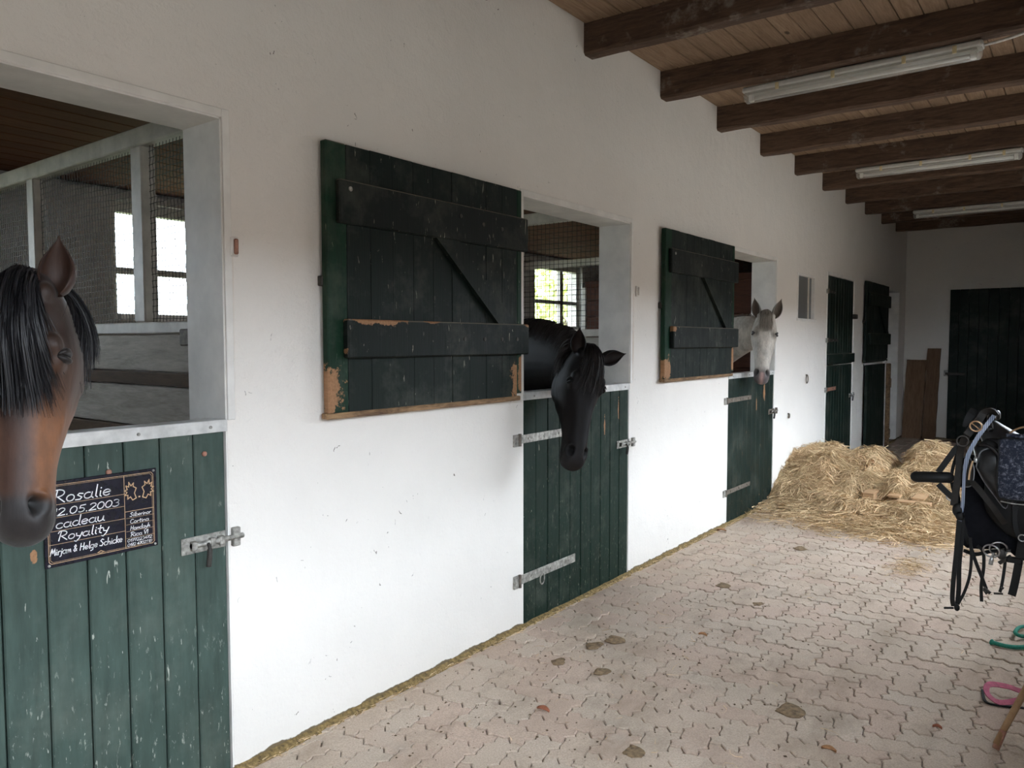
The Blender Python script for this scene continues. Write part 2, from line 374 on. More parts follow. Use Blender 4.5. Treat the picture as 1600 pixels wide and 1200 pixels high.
# glass
m = NT('window glass'); tr = m.n('ShaderNodeBsdfTransparent'); gl = m.n('ShaderNodeBsdfGlossy'); gl.inputs['Roughness'].default_value = .05
lw = m.n('ShaderNodeLayerWeight'); fr = m.n('ShaderNodeMath', operation='MULTIPLY_ADD'); fr.inputs[1].default_value = .45; fr.inputs[2].default_value = .03; pw = m.n('ShaderNodeMath', operation='POWER'); pw.inputs[1].default_value = 4.0; m.l(lw.outputs['Facing'], pw.inputs[0]); m.l(pw.outputs[0], fr.inputs[0]); mx = m.n('ShaderNodeMixShader'); tr.inputs[0].default_value = (.93, .95, .95, 1)
m.l(fr.outputs[0], mx.inputs[0]); m.l(tr.outputs[0], mx.inputs[1]); m.l(gl.outputs[0], mx.inputs[2]); m.l(mx.outputs[0], m.out.inputs[0]); M_glass = m.m
for k, (a, b) in enumerate(((-.3, 1.3), (2.74, 4.4), (5.55, 7.2), (8.14, 9.3))):
    wn = tag(empty('window_%d' % (k + 1 if k < 4 else 6), (XB - .1, (a + b) / 2, 1.76)), 'white framed window in the back wall of the stalls, %s from the viewer' % ['nearest', 'second', 'third', 'farthest'][k], 'window', kind='structure')
    f = MB(); f.box(XB - .14, XB - .06, a, b, 1.76, 1.82, .005); f.box(XB - .14, XB - .06, a, b, 2.58, 2.66, .005)
    f.box(XB - .14, XB - .06, a, a + .06, 1.82, 2.58, .005); f.box(XB - .14, XB - .06, b - .06, b, 1.82, 2.58, .005)
    f.build('window_frame', M_whitepaint, wn)
    MB().box(XB - .13, XB - .07, a + .06, b - .06, 2.12, 2.17, .004).build('glazing_bar', M_whitepaint, wn)
    MB().box(XB - .13, XB - .07, a + (b - a) * .63 - .035, a + (b - a) * .63 + .035, 1.82, 2.58, .004).build('mullion', M_whitepaint, wn)
    for (z0, z1) in ((1.82, 2.12), (2.17, 2.58)):
        for (y0, y1) in ((a + .06, a + (b - a) * .63 - .035), (a + (b - a) * .63 + .035, b - .06)):
            MB().box(XB - .103, XB - .098, y0, y1, z0, z1).build('pane', M_glass, wn)

def wiremesh(x0, x1, z0, z1, y, st, wob, r=.0017):
    b = MB(); zz = int((z1 - z0) / st); n = max(2, zz)
    x = x0 + st * .5
    while x < x1:
        pts = [(x + (wob * (1 if i % 2 else -1)) + wob * .6 * math.sin(i * .9 + x * 3), y, z0 + (z1 - z0) * i / n) for i in range(n + 1)]
        b.tube(pts, r, 3, cap=False); x += st * random.uniform(.93, 1.07)
    z = z0 + st * .5; nx = int((x1 - x0) / (st * 2))
    while z < z1:
        sag = random.uniform(0, wob * 3) * 1.2
        pts = [(x0 + (x1 - x0) * i / nx, y + .003, z + wob * .5 * (1 if i % 2 else -1) + sag * math.sin(i * .35 + z * 5)) for i in range(nx + 1)]
        b.tube(pts, r, 3, cap=False); z += st
    return b

def partition(y, idx, boards_to=None):
    P = tag(empty('stall_partition', (-1.75, y, 0)), ['stall partition of wire mesh and boards behind the bay horse', 'stall partition of wire mesh behind the black horse', 'stall partition of dark boards with wire mesh on top, behind the white horse', 'stall partition behind the full-height green door'][idx], 'partition')
    x0, x1 = XB, -TH - .02
    zb, ztop = 1.64, 2.515
    MB().box(x0, x1, y - .035, y + .035, ztop, ztop + .085, .006).build('top_rail', M_whitepaint, P)
    if idx < 2:
        MB().box(x0, x1, y - .035, y + .035, zb, zb + .055, .006).build('bottom_rail', M_whitepaint, P)
        for px_ in (((-1.09, .10), (-2.28, .09), (-3.2, .06)) if idx == 0 else ((-1.75, .07), (-2.6, .07))): MB().box(px_[0] - px_[1] / 2, px_[0] + px_[1] / 2, y - .035, y + .035, zb + .055, ztop, .006).build('post', M_whitepaint, P)
        for a, b in (((-1.04, x1), (-2.235, -1.14), (-3.17, -2.325)) if idx == 0 else ((-1.715, x1), (-2.565, -1.785), (x0, -2.635))):
            if a > b: a, b = b, a
            tag(wiremesh(a, b, zb + .055, ztop, y, [.030, .040][idx], [.0028, .0008][idx], [.0017, .0023][idx]).build('wire_mesh', M_wire, P), kind='stuff')
        for z0, z1, mt in ((1.465, 1.635, M_stallwood), (1.40, 1.46, M_brownrail), (1.20, 1.395, M_stallwood), (1.13, 1.195, M_brownrail), (.90, 1.125, M_stallwood), (.66, .895, M_stallwood), (.42, .655, M_stallwood), (.18, .415, M_stallwood), (.0, .175, M_stallwood)):
            MB().box(x0, x1, y - .02 - (.015 if mt is M_brownrail else 0), y + .02, z0, z1, .004).build('board', mt, P)
        if idx == 0: MB().box(-.72, -.50, y - .05, y - .03, 1.585, 1.66, .006).build('latch_plate', M_rust, P)
    else:
        MB().box(-2.35, x1, y - .035, y + .035, 2.25, 2.32, .006).build('bottom_rail', M_darkwood, P)
        tag(wiremesh(-2.35, x1, 2.32, ztop, y, .05, .0008).build('wire_mesh', M_wire, P), kind='stuff')
        tag(wiremesh(x0, -2.39, 1.7, ztop, y, .05, .0008).build('wire_mesh', M_wire, P), kind='stuff')
        z = 0
        while z < 2.24:
            MB().box(-2.35 if z > 1.6 else x0, x1, y - .02, y + .02, z, min(z + .186, 2.25), .004).build('board', M_darkwood, P); z += .19
        MB().box(-2.39, -2.33, y - .035, y + .035, 0, 2.25, .006).build('post', M_whitepaint, P)
for i, y in enumerate((1.85, 4.9, 7.86, 10.98)): partition(y, i)
th = MB()
for (a, b) in OPEN: th.box(-TH - .02, .012, a - .01, b + .01, -.09, .007, .004)
tag(th.build('door_gap_strip', M_ground), 'strips added under the stable doors to shut out a line of light', 'door_gap_strip', kind='structure')  # added to close the gap where light came through below the doors
# the sliver of wall end inside, first stall: far side
# ------------------------------------------------------------------ aisle ceiling and beams
ceil = tag(MB().box(-.02, 3.05, YR0, YR1, 3.545, 3.60).build('ceiling', M_iron), 'pine boarded ceiling on dark beams above the aisle', 'ceiling', kind='structure')
for i in range(24):
    x0 = .004 + i * .127
    b = MB().box(x0, x0 + .1225, YR0, YR1, 3.515 + random.uniform(-.0015, .0015), 3.545, .004).build('board', M_board, ceil)
for i in range(-8, 10):
    y = 4.123 + 1.0269 * i - .04; sag = random.uniform(-.008, .008)
    b = MB(); n = 12; rings = []
    for j in range(n + 1):
        x = -.05 + 2.80 * j / n; yy = y + .042 * x * (1 if i < 3 else .6) - .02; wz = 3.328 + .004 * math.sin(j * 1.9 + i * 3) ; ww = .055 + .003 * math.sin(j * 2.3 + i)
        c = .014
        rings.append([(x, yy - ww, 3.52), (x, yy - ww, wz + c), (x, yy - ww + c, wz), (x, yy + ww - c, wz), (x, yy + ww, wz + c), (x, yy + ww, 3.52)])
    b.loft(rings); b.build('beam', M_beam, ceil)

# fluorescent lamps
m = NT('clear lamp cover'); tr = m.n('ShaderNodeBsdfTransparent'); tr.inputs[0].default_value = (.92, .92, .9, 1); gl = m.n('ShaderNodeBsdfGlossy'); gl.inputs['Roughness'].default_value = .18
df = m.n('ShaderNodeBsdfDiffuse'); df.inputs[0].default_value = (.75, .74, .7, 1); lw = m.n('ShaderNodeLayerWeight'); fr = m.n('ShaderNodeMath', operation='MULTIPLY_ADD'); fr.inputs[1].default_value = .45; fr.inputs[2].default_value = .03; pw = m.n('ShaderNodeMath', operation='POWER'); pw.inputs[1].default_value = 4.0; m.l(lw.outputs['Facing'], pw.inputs[0]); m.l(pw.outputs[0], fr.inputs[0]); mx = m.n('ShaderNodeMixShader'); mx2 = m.n('ShaderNodeMixShader'); mx2.inputs[0].default_value = .30
m.l(tr.outputs[0], mx2.inputs[1]); m.l(df.outputs[0], mx2.inputs[2]); m.l(fr.outputs[0], mx.inputs[0]); m.l(mx2.outputs[0], mx.inputs[1]); m.l(gl.outputs[0], mx.inputs[2]); m.l(mx.outputs[0], m.out.inputs[0]); M_cover = m.m
M_lampbody = simple('grey lamp housing', (.55, .54, .50), .5, var=.08); M_tube = simple('white glass tube', (.85, .84, .80), .3, var=.03, bump=0)
M_clip = simple('yellowed plastic clip', (.62, .52, .30), .5); M_cable = simple('white cable', (.72, .70, .66), .5)
def lamp(y, x0, x1, which):
    L = thing('fluorescent_lamp', ((x0 + x1) / 2, y, 3.3), 'unlit fluorescent batten lamp in a clear cover, %s of the three' % which, 'lamp', 'fluorescent lamps under the beams')
    MB().box(x0, x1, y - .055, y + .055, 3.282, 3.325, .012).build('lamp_housing', M_lampbody, L)
    b = MB(); rings = []
    for x, s in ((x0 + .006, .75), (x0 + .02, 1), (x1 - .02, 1), (x1 - .006, .75)):
        rings.append([(x, y + math.sin(t) * .048 * s, 3.284 - math.cos(t) * .062 * s) for t in [(-1 + 2 * k / 10) * math.pi / 2 for k in range(11)]])
    b.loft(rings, cap=True, closed=True); b.build('lamp_cover', M_cover, L, True)
    MB().box(x0 + .03, x1 - .03, y - .035, y + .035, 3.274, 3.283).build('reflector', M_lampbody, L)
    t = MB().cyl((x0 + .07, y, 3.252), (x1 - .07, y, 3.252), .013, 12); t.build('tube', M_tube, L, True)
    for x in (x0 + .05, x1 - .05): MB().box(x - .015, x + .015, y - .018, y + .018, 3.232, 3.278, .003).build('tube_socket', M_tube, L)
    for f in (.17, .42, .71, .9):
        for s in (-1, 1): MB().box(x0 + (x1 - x0) * f - .011, x0 + (x1 - x0) * f + .011, y + s * .055 - .006, y + s * .055 + .006, 3.268, 3.312, .002).build('clip', M_clip, L)
lamp(5.20, .55, 1.95, 'nearest'); lamp(8.24, .57, 1.96, 'middle'); lamp(11.33, .57, 1.97, 'farthest')
cb = MB().tube(smoothpath([(1.95, 5.2, 3.30), (2.05, 5.15, 3.29), (2.2, 5.05, 3.285), (2.4, 4.9, 3.31), (2.6, 4.7, 3.4), (2.68, 4.6, 3.45)]), .008, 8).build('cable', M_cable, None, True); tag(cb, 'white cable running from the nearest ceiling lamp', 'cable')
cb = MB().tube(smoothpath([(1.96, 8.24, 3.31), (2.1, 8.2, 3.31), (2.4, 8.15, 3.32), (2.70, 8.1, 3.34)]), .008, 8).build('cable', M_cable, None, True); tag(cb, 'white cable running from the middle ceiling lamp', 'cable')

# ------------------------------------------------------------------ floor: zigzag pavers in herringbone
floor = tag(MB().box(-.05, 2.72, YR0, YR1 + .05, -.1, -.012).build('floor', M_ground), 'aisle floor of interlocking zigzag concrete pavers', 'floor', kind='structure')
A = .1175
prof = [(0, 0), (.22, .03), (.36, .13), (.64, -.13), (.78, -.03), (1, 0)]
def edge(p, q):
    p = np.array(p, float); q = np.array(q, float); d = q - p; n = np.array((-d[1], d[0])); 
    return [tuple(p + d * t + n * o) for t, o in prof[:-1]]
def edgec(p, q):   # same shape whichever way it is walked
    if (q[0] - p[0]) + (q[1] - p[1]) > 0: return edge(p, q)
    e = edge(q, p) + [tuple(map(float, q))]; e = edge(q, p); e2 = e[1:] + [tuple(map(float, p))]; return e2[::-1]
def outline(w_, h_):
    pts = []
    cs_ = [(x, 0) for x in range(w_)] + [(w_, y) for y in range(h_)] + [(x, h_) for x in range(w_, 0, -1)] + [(0, y) for y in range(h_, 0, -1)]
    for i, c in enumerate(cs_): pts += edgec(c, cs_[(i + 1) % len(cs_)])
    return pts
def paver_geo(w_, h_):
    o = np.array(outline(w_, h_)) ; c = np.array((w_ / 2, h_ / 2)); g = .022
    # inset by a joint
    nx = np.roll(o, -1, 0) - np.roll(o, 1, 0); nn = np.stack([nx[:, 1], -nx[:, 0]], 1); nn /= np.linalg.norm(nn, axis=1)[:, None]
    r0 = (o - nn * g) * A; r1 = (o - nn * (g + .035)) * A; n = len(o)
    v = [(x, y, -.02) for x, y in r0] + [(x, y, -.0035) for x, y in r0] + [(x, y, 0) for x, y in r1]
    f = [(k * n + i, k * n + (i + 1) % n, (k + 1) * n + (i + 1) % n, (k + 1) * n + i) for k in (0, 1) for i in range(n)] + [tuple(2 * n + i for i in range(n))]
    return v, f
PG = {'h': paver_geo(2, 1), 'v': paver_geo(1, 2)}
cells = []
for i in range(-1, 26):
    for j in range(-12, 122):
        d = (i - j) % 4
        if d == 0: cells.append(('h', i, j, i + 1, j + .5))
        elif d == 3: cells.append(('v', i, j, i + .5, j + 1))
def inframe(x, y):
    v = Vector((x, y, 0)) - CAM; z = v.dot(_f)
    return z > 0 and abs(v.dot(_r) / z) < 800 / 1190.6 + .02 and abs(v.dot(_u) / z) < 600 / 1190.6 + .02
X0 = .035
lst = [(k, X0 + i * A, j * A + .02, X0 + cx * A, cy * A + .02) for k, i, j, cx, cy in cells]
lst = [c for c in lst if c[3] > -.03 and c[3] < 2.66 and -1.2 < c[4] < YR1 - .1]
vis = sorted([c for c in lst if inframe(c[3], c[4])], key=lambda c: (c[3] - CAM.x) ** 2 + c[4] ** 2)
near = set(id(c) for c in vis[:298])
pm = {}
for k in 'hv':
    b = MB(); b.add(*PG[k]); pm[k] = b.mesh('paver', M_pav)
far = MB(); rn = []
for c in lst:
    dz = random.uniform(-.004, .0025); 
    if id(c) in near:
        o = link('paver', pm[c[0]], floor); o.location = (c[1], c[2], dz); o.rotation_euler = (random.uniform(-.014, .014), random.uniform(-.014, .014), 0)
    else:
        v, f = PG[c[0]]; far.add([(x + c[1], y + c[2], z + dz) for x, y, z in v], f); rn += [random.random()] * len(v)
fo = far.build('pavers', M_pav2, floor); fo['kind'] = 'stuff'
at = fo.data.attributes.new('rnd', 'FLOAT', 'POINT'); at.data.foreach_set('value', rn)
# kerb strip of cut pavers along the wall and the mossy joint
for j in range(-2, 57):
    MB().box(.028, .045 + A * .0 + .012, j * .25, j * .25 + .246, -.02, -.001, .003).build('paver', M_pav, floor) if 2 < j < 40 else None

def ribbons(paths, wid, name, mt, parent=None, colr=None, taper=True):
    """paths (N,K,3) -> thin ribbons, one mesh"""
    P = np.asarray(paths, float); N, K, _ = P.shape
    t = np.gradient(P, axis=1); t /= np.linalg.norm(t, axis=2, keepdims=True) + 1e-9
    rv = rng.normal(size=(N, 1, 3)); sd = np.cross(t, rv); sd /= np.linalg.norm(sd, axis=2, keepdims=True) + 1e-9
    wv = np.ones(K); 
    if taper: wv = np.linspace(1, .25, K)
    wd = (wid if np.isscalar(wid) else np.asarray(wid)[:, None, None]) * wv[None, :, None]
    V = np.stack([P - sd * wd, P + sd * wd], 2).reshape(-1, 3)
    base = (np.arange(N) * K * 2)[:, None]; k = (np.arange(K - 1) * 2)[None, :]
    q = np.stack([base + k, base + k + 1, base + k + 3, base + k + 2], 2).reshape(-1, 4)
    me = bpy.data.meshes.new(name); me.vertices.add(len(V)); me.vertices.foreach_set('co', V.ravel())
    me.loops.add(q.size); me.loops.foreach_set('vertex_index', q.ravel().astype(np.int32))
    me.polygons.add(len(q)); me.polygons.foreach_set('loop_start', (np.arange(len(q)) * 4).astype(np.int32)); me.update(calc_edges=True); me.validate()
    at = me.attributes.new('rnd', 'FLOAT', 'POINT'); at.data.foreach_set('value', np.repeat(rng.random(N), K * 2))
    me.materials.append(mt); me.polygons.foreach_set('use_smooth', [True] * len(me.polygons))
    return link(name, me, parent)

def strawmat(name, a, b, c3, rough=.75):
    m = NT(name); at = m.n('ShaderNodeAttribute', attribute_name='rnd'); c = m.mix(at.outputs['Fac'], a, b)
    nz = m.noise(m.pos(), 3.0, 3); c = m.mix(m.math('MULTIPLY', m.ramp(nz, .4, .7), .6), c, c3)
    return m.fin(c, rough, 0, .25)
M_hay = strawmat('hay', (.32, .19, .085), (1.0, .76, .47), (.40, .29, .15))

# ------------------------------------------------------------------ stable doors
M_cap = simple('galvanised door cap', (.60, .60, .58), .4, .25, .22, 14)
def strap(par, y0, y1, z, mt, h=.022, bolts=3):
    b = MB(); b.box(.0, .006, y0, y1, z - h, z + h, .002)
    for k in range(bolts):
        y = y0 + (y1 - y0) * (k + .6) / bolts; b.cyl((.004, y, z), (.011, y, z), .008, 8)
    s = b.build('strap_hinge', mt, par)
    MB().box(-.002, .012, y0 - .05, y0 + .012, z - h - .012, z + h + .006, .002).build('hinge_plate', M_zinc, s)
    MB().cyl((.014, y0 - .004, z - h - .01), (.014, y0 - .004, z + h + .01), .009, 10).build('hinge_pin', M_rust, s)
def bolt(par, y0, y1, z, mt, s=1.0):
    b = MB(); b.box(.0, .004, y0, y1 - .03, z - .026 * s, z + .026 * s, .002)
    for y in (y0 + .02, y1 - .05):
        for zz in (-.02, .02): b.cyl((.003, y, z + zz * s), (.008, y, z + zz * s), .005, 8)
    p = b.build('bolt', mt, par)
    MB().cyl((.013, y0 + .03, z), (.013, y1 + .035, z), .0085 * s, 10).build('bolt_rod', M_zinc, p, True)
    k = MB()
    for y in (y0 + .04, (y0 + y1) / 2 + .01, y1 - .055): k.box(.003, .024, y - .010, y + .010, z - .014 * s, z + .014 * s, .003)
    k.build('bolt_guide', mt, p)
    MB().tube(smoothpath([(.02, (y0 + y1) / 2 - .01, z), (.034, (y0 + y1) / 2 - .012, z - .02), (.03, (y0 + y1) / 2 - .015, z - .07 * s)]), [.006] * 6 + [.009] * 7, 8).build('bolt_handle', M_iron, p, True)
    MB().box(.0, .02, y1 - .008, y1 + .022, z - .03 * s, z + .03 * s, .003).build('keeper', mt, p)
labels = ['worn sky-greyed green lower stable door with the name plate', 'dark green lower stable door under the black horse', 'dark green lower stable door under the white horse']
for k, (a, b) in enumerate(OPEN[:3]):
    D = tag(empty('door_%d' % (k + 1), (-.02, (a + b) / 2, 0)), labels[k], 'stable door', kind='structure')
    mt = [M_door1, M_door, M_doorf][k]; n = 10; w_ = (b - a - .02) / n
    for i in range(n):
        y0 = a + .01 + i * w_; y1 = y0 + w_
        MB().box(-.042, -.004 + random.uniform(-.0015, .0015), y0 + .0022, y1 - .0022, .006 + random.uniform(0, .003), ZD - .02, .004).build('plank', mt, D)
    MB().box(-.075, -.042, a + .02, b - .02, .18, .32, .004).build('ledge', mt, D); MB().box(-.075, -.042, a + .02, b - .02, 1.05, 1.19, .004).build('ledge', mt, D)
    c = MB(); c.box(-.08, .006, a + .004, b - .004, ZD - .008, ZD + .004, .002); c.box(.001, .006, a + .004, b - .004, ZD - .040, ZD - .006, .001); c.build('cap_rail', M_cap, D)
    for y in (a + .1, a + .5, a + .9, b - .07): MB().cyl((.005, y, ZD - .02), (.009, y, ZD - .02), .006, 8).build('screw', M_zinc, D)
    if k == 0:
        bolt(D, 1.385, 1.585, .888, M_zinc, 1.15)
        for (y, z) in ((1.150, 1.185), (1.482, 1.205)): MB().ball((-.002, y, z), (.006, .010, .010), 10, 6).build('screw', M_screw, D, True)
        strap(D, a - .0, a + .45, 1.06, M_zinc); strap(D, a, a + .6, .27, M_zinc)
    elif k == 1:
        bolt(D, 4.44, 4.645, .915, M_zinc); strap(D, 3.345, 3.80, 1.063, M_zinc, .024); strap(D, 3.345, 3.925, .275, M_zinc, .026)
        MB().ring((.012, 3.56, .235), (1, .2, 0), .03, .004, 14, 6).build('ring', M_zinc, D, True)
    else:
        bolt(D, 7.44, 7.64, .915, M_rust); strap(D, 6.35, 6.95, 1.09, M_rust, .02); strap(D, 6.35, 6.95, .285, M_rust, .02)

# full-height door of the fourth stall
a, b = OPEN[3]
D = tag(empty('door_4', (-.02, (a + b) / 2, 0)), 'closed full-height dark green stable door beyond the small window', 'stable door', kind='structure')
n = 10; w_ = (b - a - .02) / n
for i in range(n): MB().box(-.042, -.004 + random.uniform(-.002, .002), a + .01 + i * w_ + .003, a + .01 + (i + 1) * w_ - .003, .012, ZD - .004, .005).build('plank', M_doorf, D)
for i in range(n): MB().box(-.042, -.004 + random.uniform(-.002, .002), a + .01 + i * w_ + .003, a + .01 + (i + 1) * w_ - .003, ZD + .004, ZO - .012, .005).build('plank', M_doorf, D)
MB().box(-.004, .022, a + .03, b + .02, 1.335, 1.455, .005).build('ledge', M_dark, D)
strap(D, a + .0, a + .35, 2.2, M_iron, .018); strap(D, a, a + .5, 1.62, M_iron, .018); strap(D, a, a + .45, 1.03, M_screw, .022); strap(D, a, a + .45, .28, M_rust, .02)
bolt(D, b - .16, b + .03, .90, M_zinc); MB().box(.0, .04, b - .06, b + .06, 1.90, 1.96, .005).build('latch', M_iron, D)

# upper shutters, opened flat against the wall
def shutter(y0, y1, z0, z1, label, near=True, dark=False):
    S = thing('stable_shutter', (.03, (y0 + y1) / 2, z0), label, 'shutter')
    bx = .018; mtp = M_dark if dark else M_shut; mtg = M_dark if dark else M_shutg; mtl = M_dark if dark else M_ledge
    st = .105
    MB().box(bx, bx + .036, y0, y0 + st, z0 + .02, z1, .005).build('plank', mtg, S)
    n = 9; wd = (y1 - .04 - y0 - st) / n
    for i in range(n):
        a_ = y0 + st + i * wd
        MB().box(bx + .002, bx + .034 + random.uniform(-.002, .001), a_ + .0007, a_ + wd - .0007, z0 + .02, z1 + random.uniform(-.0015, .001), .0016).build('plank', mtp, S)
    MB().box(bx, bx + .036, y1 - .04, y1, z0 + .035, z1, .005).build('plank', mtg, S)
    MB().box(bx - .004, bx + .040, y0 - .008, y1 - .015, z0 - .002, z0 + .022, .004).build('drip_strip', M_wornwood if not dark else M_dark, S)
    f = bx + .036
    MB().box(f, f + .030, y0 + .045, y1 + .018, z0 + .79, z0 + .965, .006).build('ledge', mtl, S)
    MB().box(f, f + .036, y0 + .075, y1 + .018, z0 + .245, z0 + .405, .006).build('ledge', mtl, S)
    ya, za, yb, zb = y0 + (y1 - y0) * .53, z0 + .79, y0 + (y1 - y0) * .88, z0 + .405
    d = Vector((0, yb - ya, zb - za)).normalized(); nn = Vector((0, d.z, -d.y)); hw = .05
    # brace clipped square to the ledges
    br = MB(); hx = hw / abs(d.z)
    br.loft([[(f, ya - hx, za), (f + .026, ya - hx, za), (f + .026, ya + hx, za), (f, ya + hx, za)], [(f, yb - hx, zb), (f + .026, yb - hx, zb), (f + .026, yb + hx, zb), (f, yb + hx, zb)]]); br.build('brace', mtp, S)
    if near:
        for zz in (z0 + .88, z0 + .33):
            h = MB(); h.box(bx + .01, f + .012, y1 + .018, y1 + .045, zz - .035, zz + .035, .003); h.cyl((bx + .02, y1 + .04, zz - .04), (bx + .02, y1 + .04, zz + .04), .010, 8); h.build('hinge', M_iron, S)
        for (y, z) in ((y0 + .10, z0 + .93), (y0 + .78, z0 + .91), (y0 + .95, z0 + .89), (y0 + 1.1, z0 + .885), (y0 + .80, z0 + .325), (y0 + .95, z0 + .325), (y0 + 1.09, z0 + .325), (y0 + 1.22, z0 + .325)):
            x_ = f + (.030 if z > z0 + .6 else .036); MB().cyl((x_ - .002, y, z), (x_ + .003, y, z), .010, 10).build('coach_bolt', M_zinc if z > z0 + .9 and y < y0 + .2 else M_iron, S)
    MB().box(-.001, bx + .01, y0 - .006, y0 + .03, (z0 + z1) / 2 - .02, (z0 + z1) / 2 + .02, .003).build('catch', M_iron, S)
M_wornwood = wood('worn bare wood edge', (.07, .04, .025), (.40, .25, .13), (5, .9, 5), .8)
shutter(1.995, 3.305, 1.290, 2.405, 'large dark green plank shutter between the bay and the black horse')
shutter(5.035, 6.365, 1.310, 2.415, 'dark green plank shutter between the black and the white horse')
shutter(11.22, 12.62, 1.315, 2.43, 'dark green plank shutter near the far corner', True, True)
# opened lower leaf below the farthest shutter
D = tag(empty('door_5', (.05, 11.9, 0)), 'open dark lower door folded back against the wall near the far corner', 'stable door', kind='structure')
for i in range(9): MB().box(.03, .065, 11.28 + i * .125, 11.28 + i * .125 + .121, .03, 1.28, .003).build('plank', M_dark, D)
MB().box(.03, .075, 12.41, 12.45, .02, 1.32, .004).build('stile', M_galv, D)
e_ = MB(); e_.box(.075, .13, 12.42, 12.50, .03, 1.28, .01); e_.build('stile', M_wornwood, D)
for z in (.22, .98): MB().box(.07, .135, 12.48, 12.53, z - .07, z + .08, .012).build('ledge', M_wornwood, D)

# small window
W = tag(empty('window_5', (-.05, 8.61, 1.845)), 'small white framed window with a grey pane in the long wall', 'window', kind='structure')
f = MB(); f.box(-.10, .006, 8.29, 8.32, 1.845, 2.335, .003); f.box(-.10, .006, 8.90, 8.93, 1.845, 2.335, .003); f.box(-.10, .006, 8.32, 8.90, 2.31, 2.335, .003); f.box(-.10, .022, 8.27, 8.95, 1.825, 1.852, .003)
f.build('window_frame', M_frame, W)
mg = NT('frosted grey pane'); M_frost = mg.fin(mg.mix(mg.noise(mg.pos(), 4), (.14, .145, .145), (.19, .195, .19)), .25, 0, .4)
MB().box(-.034, -.028, 8.32, 8.76, 1.852, 2.31).build('pane', M_frost, W); MB().box(-.034, -.028, 8.78, 8.90, 1.852, 2.31).build('pane', M_frost, W)
MB().box(-.036, -.018, 8.755, 8.785, 1.852, 2.31, .002).build('glazing_bar', M_whitepaint, W)

# big green door in the end wall
D = tag(empty('door_6', (1.5, YR1 - .02, 0)), 'wide dark green plank door in the end wall', 'door', kind='structure')
for i in range(14): MB().box(.665 + i * .135, .665 + i * .135 + .131, YR1 - .045, YR1 - .008 + random.uniform(-.001, .001), .02, 2.44, .004).build('plank', M_dark, D)
MB().box(.62, .90, YR1 - .052, YR1 - .045, 1.06, 1.10, .002).build('strap_hinge', M_iron, D); MB().box(.60, .66, YR1 - .05, YR1 - .0, 1.04, 1.14, .004).build('hinge_plate', M_zinc, D)
for (x0, x1, xt, z, lb) in ((.02, .31, .035, 1.30, 'wide old brown board leaning in the far corner'), (.325, .52, .03, 1.49, 'narrower taller brown board leaning beside the green end door')):
    b = MB(); n = 10; rings = []
    for k in range(n + 1):
        t = k / n; z_ = z * t; y_ = YR1 - .13 + .10 * t; j = .004 * math.sin(k * 2.1); 
        rings.append([(x0 + xt * t + j, y_ - .014, z_), (x1 + xt * t + j, y_ - .014, z_), (x1 + xt * t + j, y_ + .014, z_), (x0 + xt * t + j, y_ + .014, z_)])
    b.loft(rings); 
    tag(b.build('old_board', M_plank), lb, 'board')

# little fittings on the wall
def ringfit(y, z, R, lb):
    t = thing('wall_ring', (0.004, y, z), lb, 'ring')
    MB().cyl((0, y, z + R), (.016, y, z + R), .007, 8).build('eye_bolt', M_iron, t); MB().ring((.014, y, z), (1, 0, 0), R, .006, 18, 6, .75).build('ring', M_rust, t, True)
ringfit(8.66, 1.19, .045, 'iron tethering ring on the wall below the small window')
ringfit(8.05, .83, .022, 'little iron ring low on the wall above the hay')
for y, z, lb in ((1.612, 1.946, 'small worn catch on the wall beside the nearest opening'), (4.70, 1.947, 'small painted catch on the wall beside the second opening')):
    t = thing('wall_catch', (.0, y, z), lb, 'catch'); MB().box(0, .012, y - .016, y + .016, z - .036, z + .036, .004).build('catch_plate', M_frame, t)
    MB().box(.010, .026, y - .006, y + .008, z - .028, z + .028, .004).build('catch_tongue', M_screw if y < 2 else M_frame, t)
# bits of paint flaking / screws on the name plate door are in the paint material

# mossy joint and loose straw along the wall foot
N = 2600; ys_ = rng.uniform(1.4, 13.5, N); xs_ = .012 + np.abs(rng.normal(0, .018, N)); an = rng.normal(math.pi / 2, .5, N); Ls = rng.uniform(.01, .05, N)
t = np.linspace(0, 1, 3)[None, :]; P = np.stack([np.clip(xs_[:, None] + np.cos(an)[:, None] * Ls[:, None] * t, .004, 3), ys_[:, None] + np.sin(an)[:, None] * Ls[:, None] * t, .002 + .008 * rng.random((N, 1)) + 0 * t], 2)
tag(ribbons(P, .0013, 'straw_litter', M_hay), 'dry straw bits along the foot of the white wall', 'straw', kind='stuff')
b = MB(); rr = []
for j in range(0, 240): 
    y = .5 + j * .055; hgt = .004 + .006 * random.random(); rr.append([(.0, y, -.012), (.0, y, hgt + .012), (.016 + .01 * random.random(), y, hgt), (.034, y, -.010)])
b.loft(rr); tag(b.build('moss_strip', simple('moss and dirt', (.19, .13, .05), .95, var=.6, nsc=60, bump=.6)), 'strip of dirt and moss between wall and pavers', 'dirt', kind='stuff')

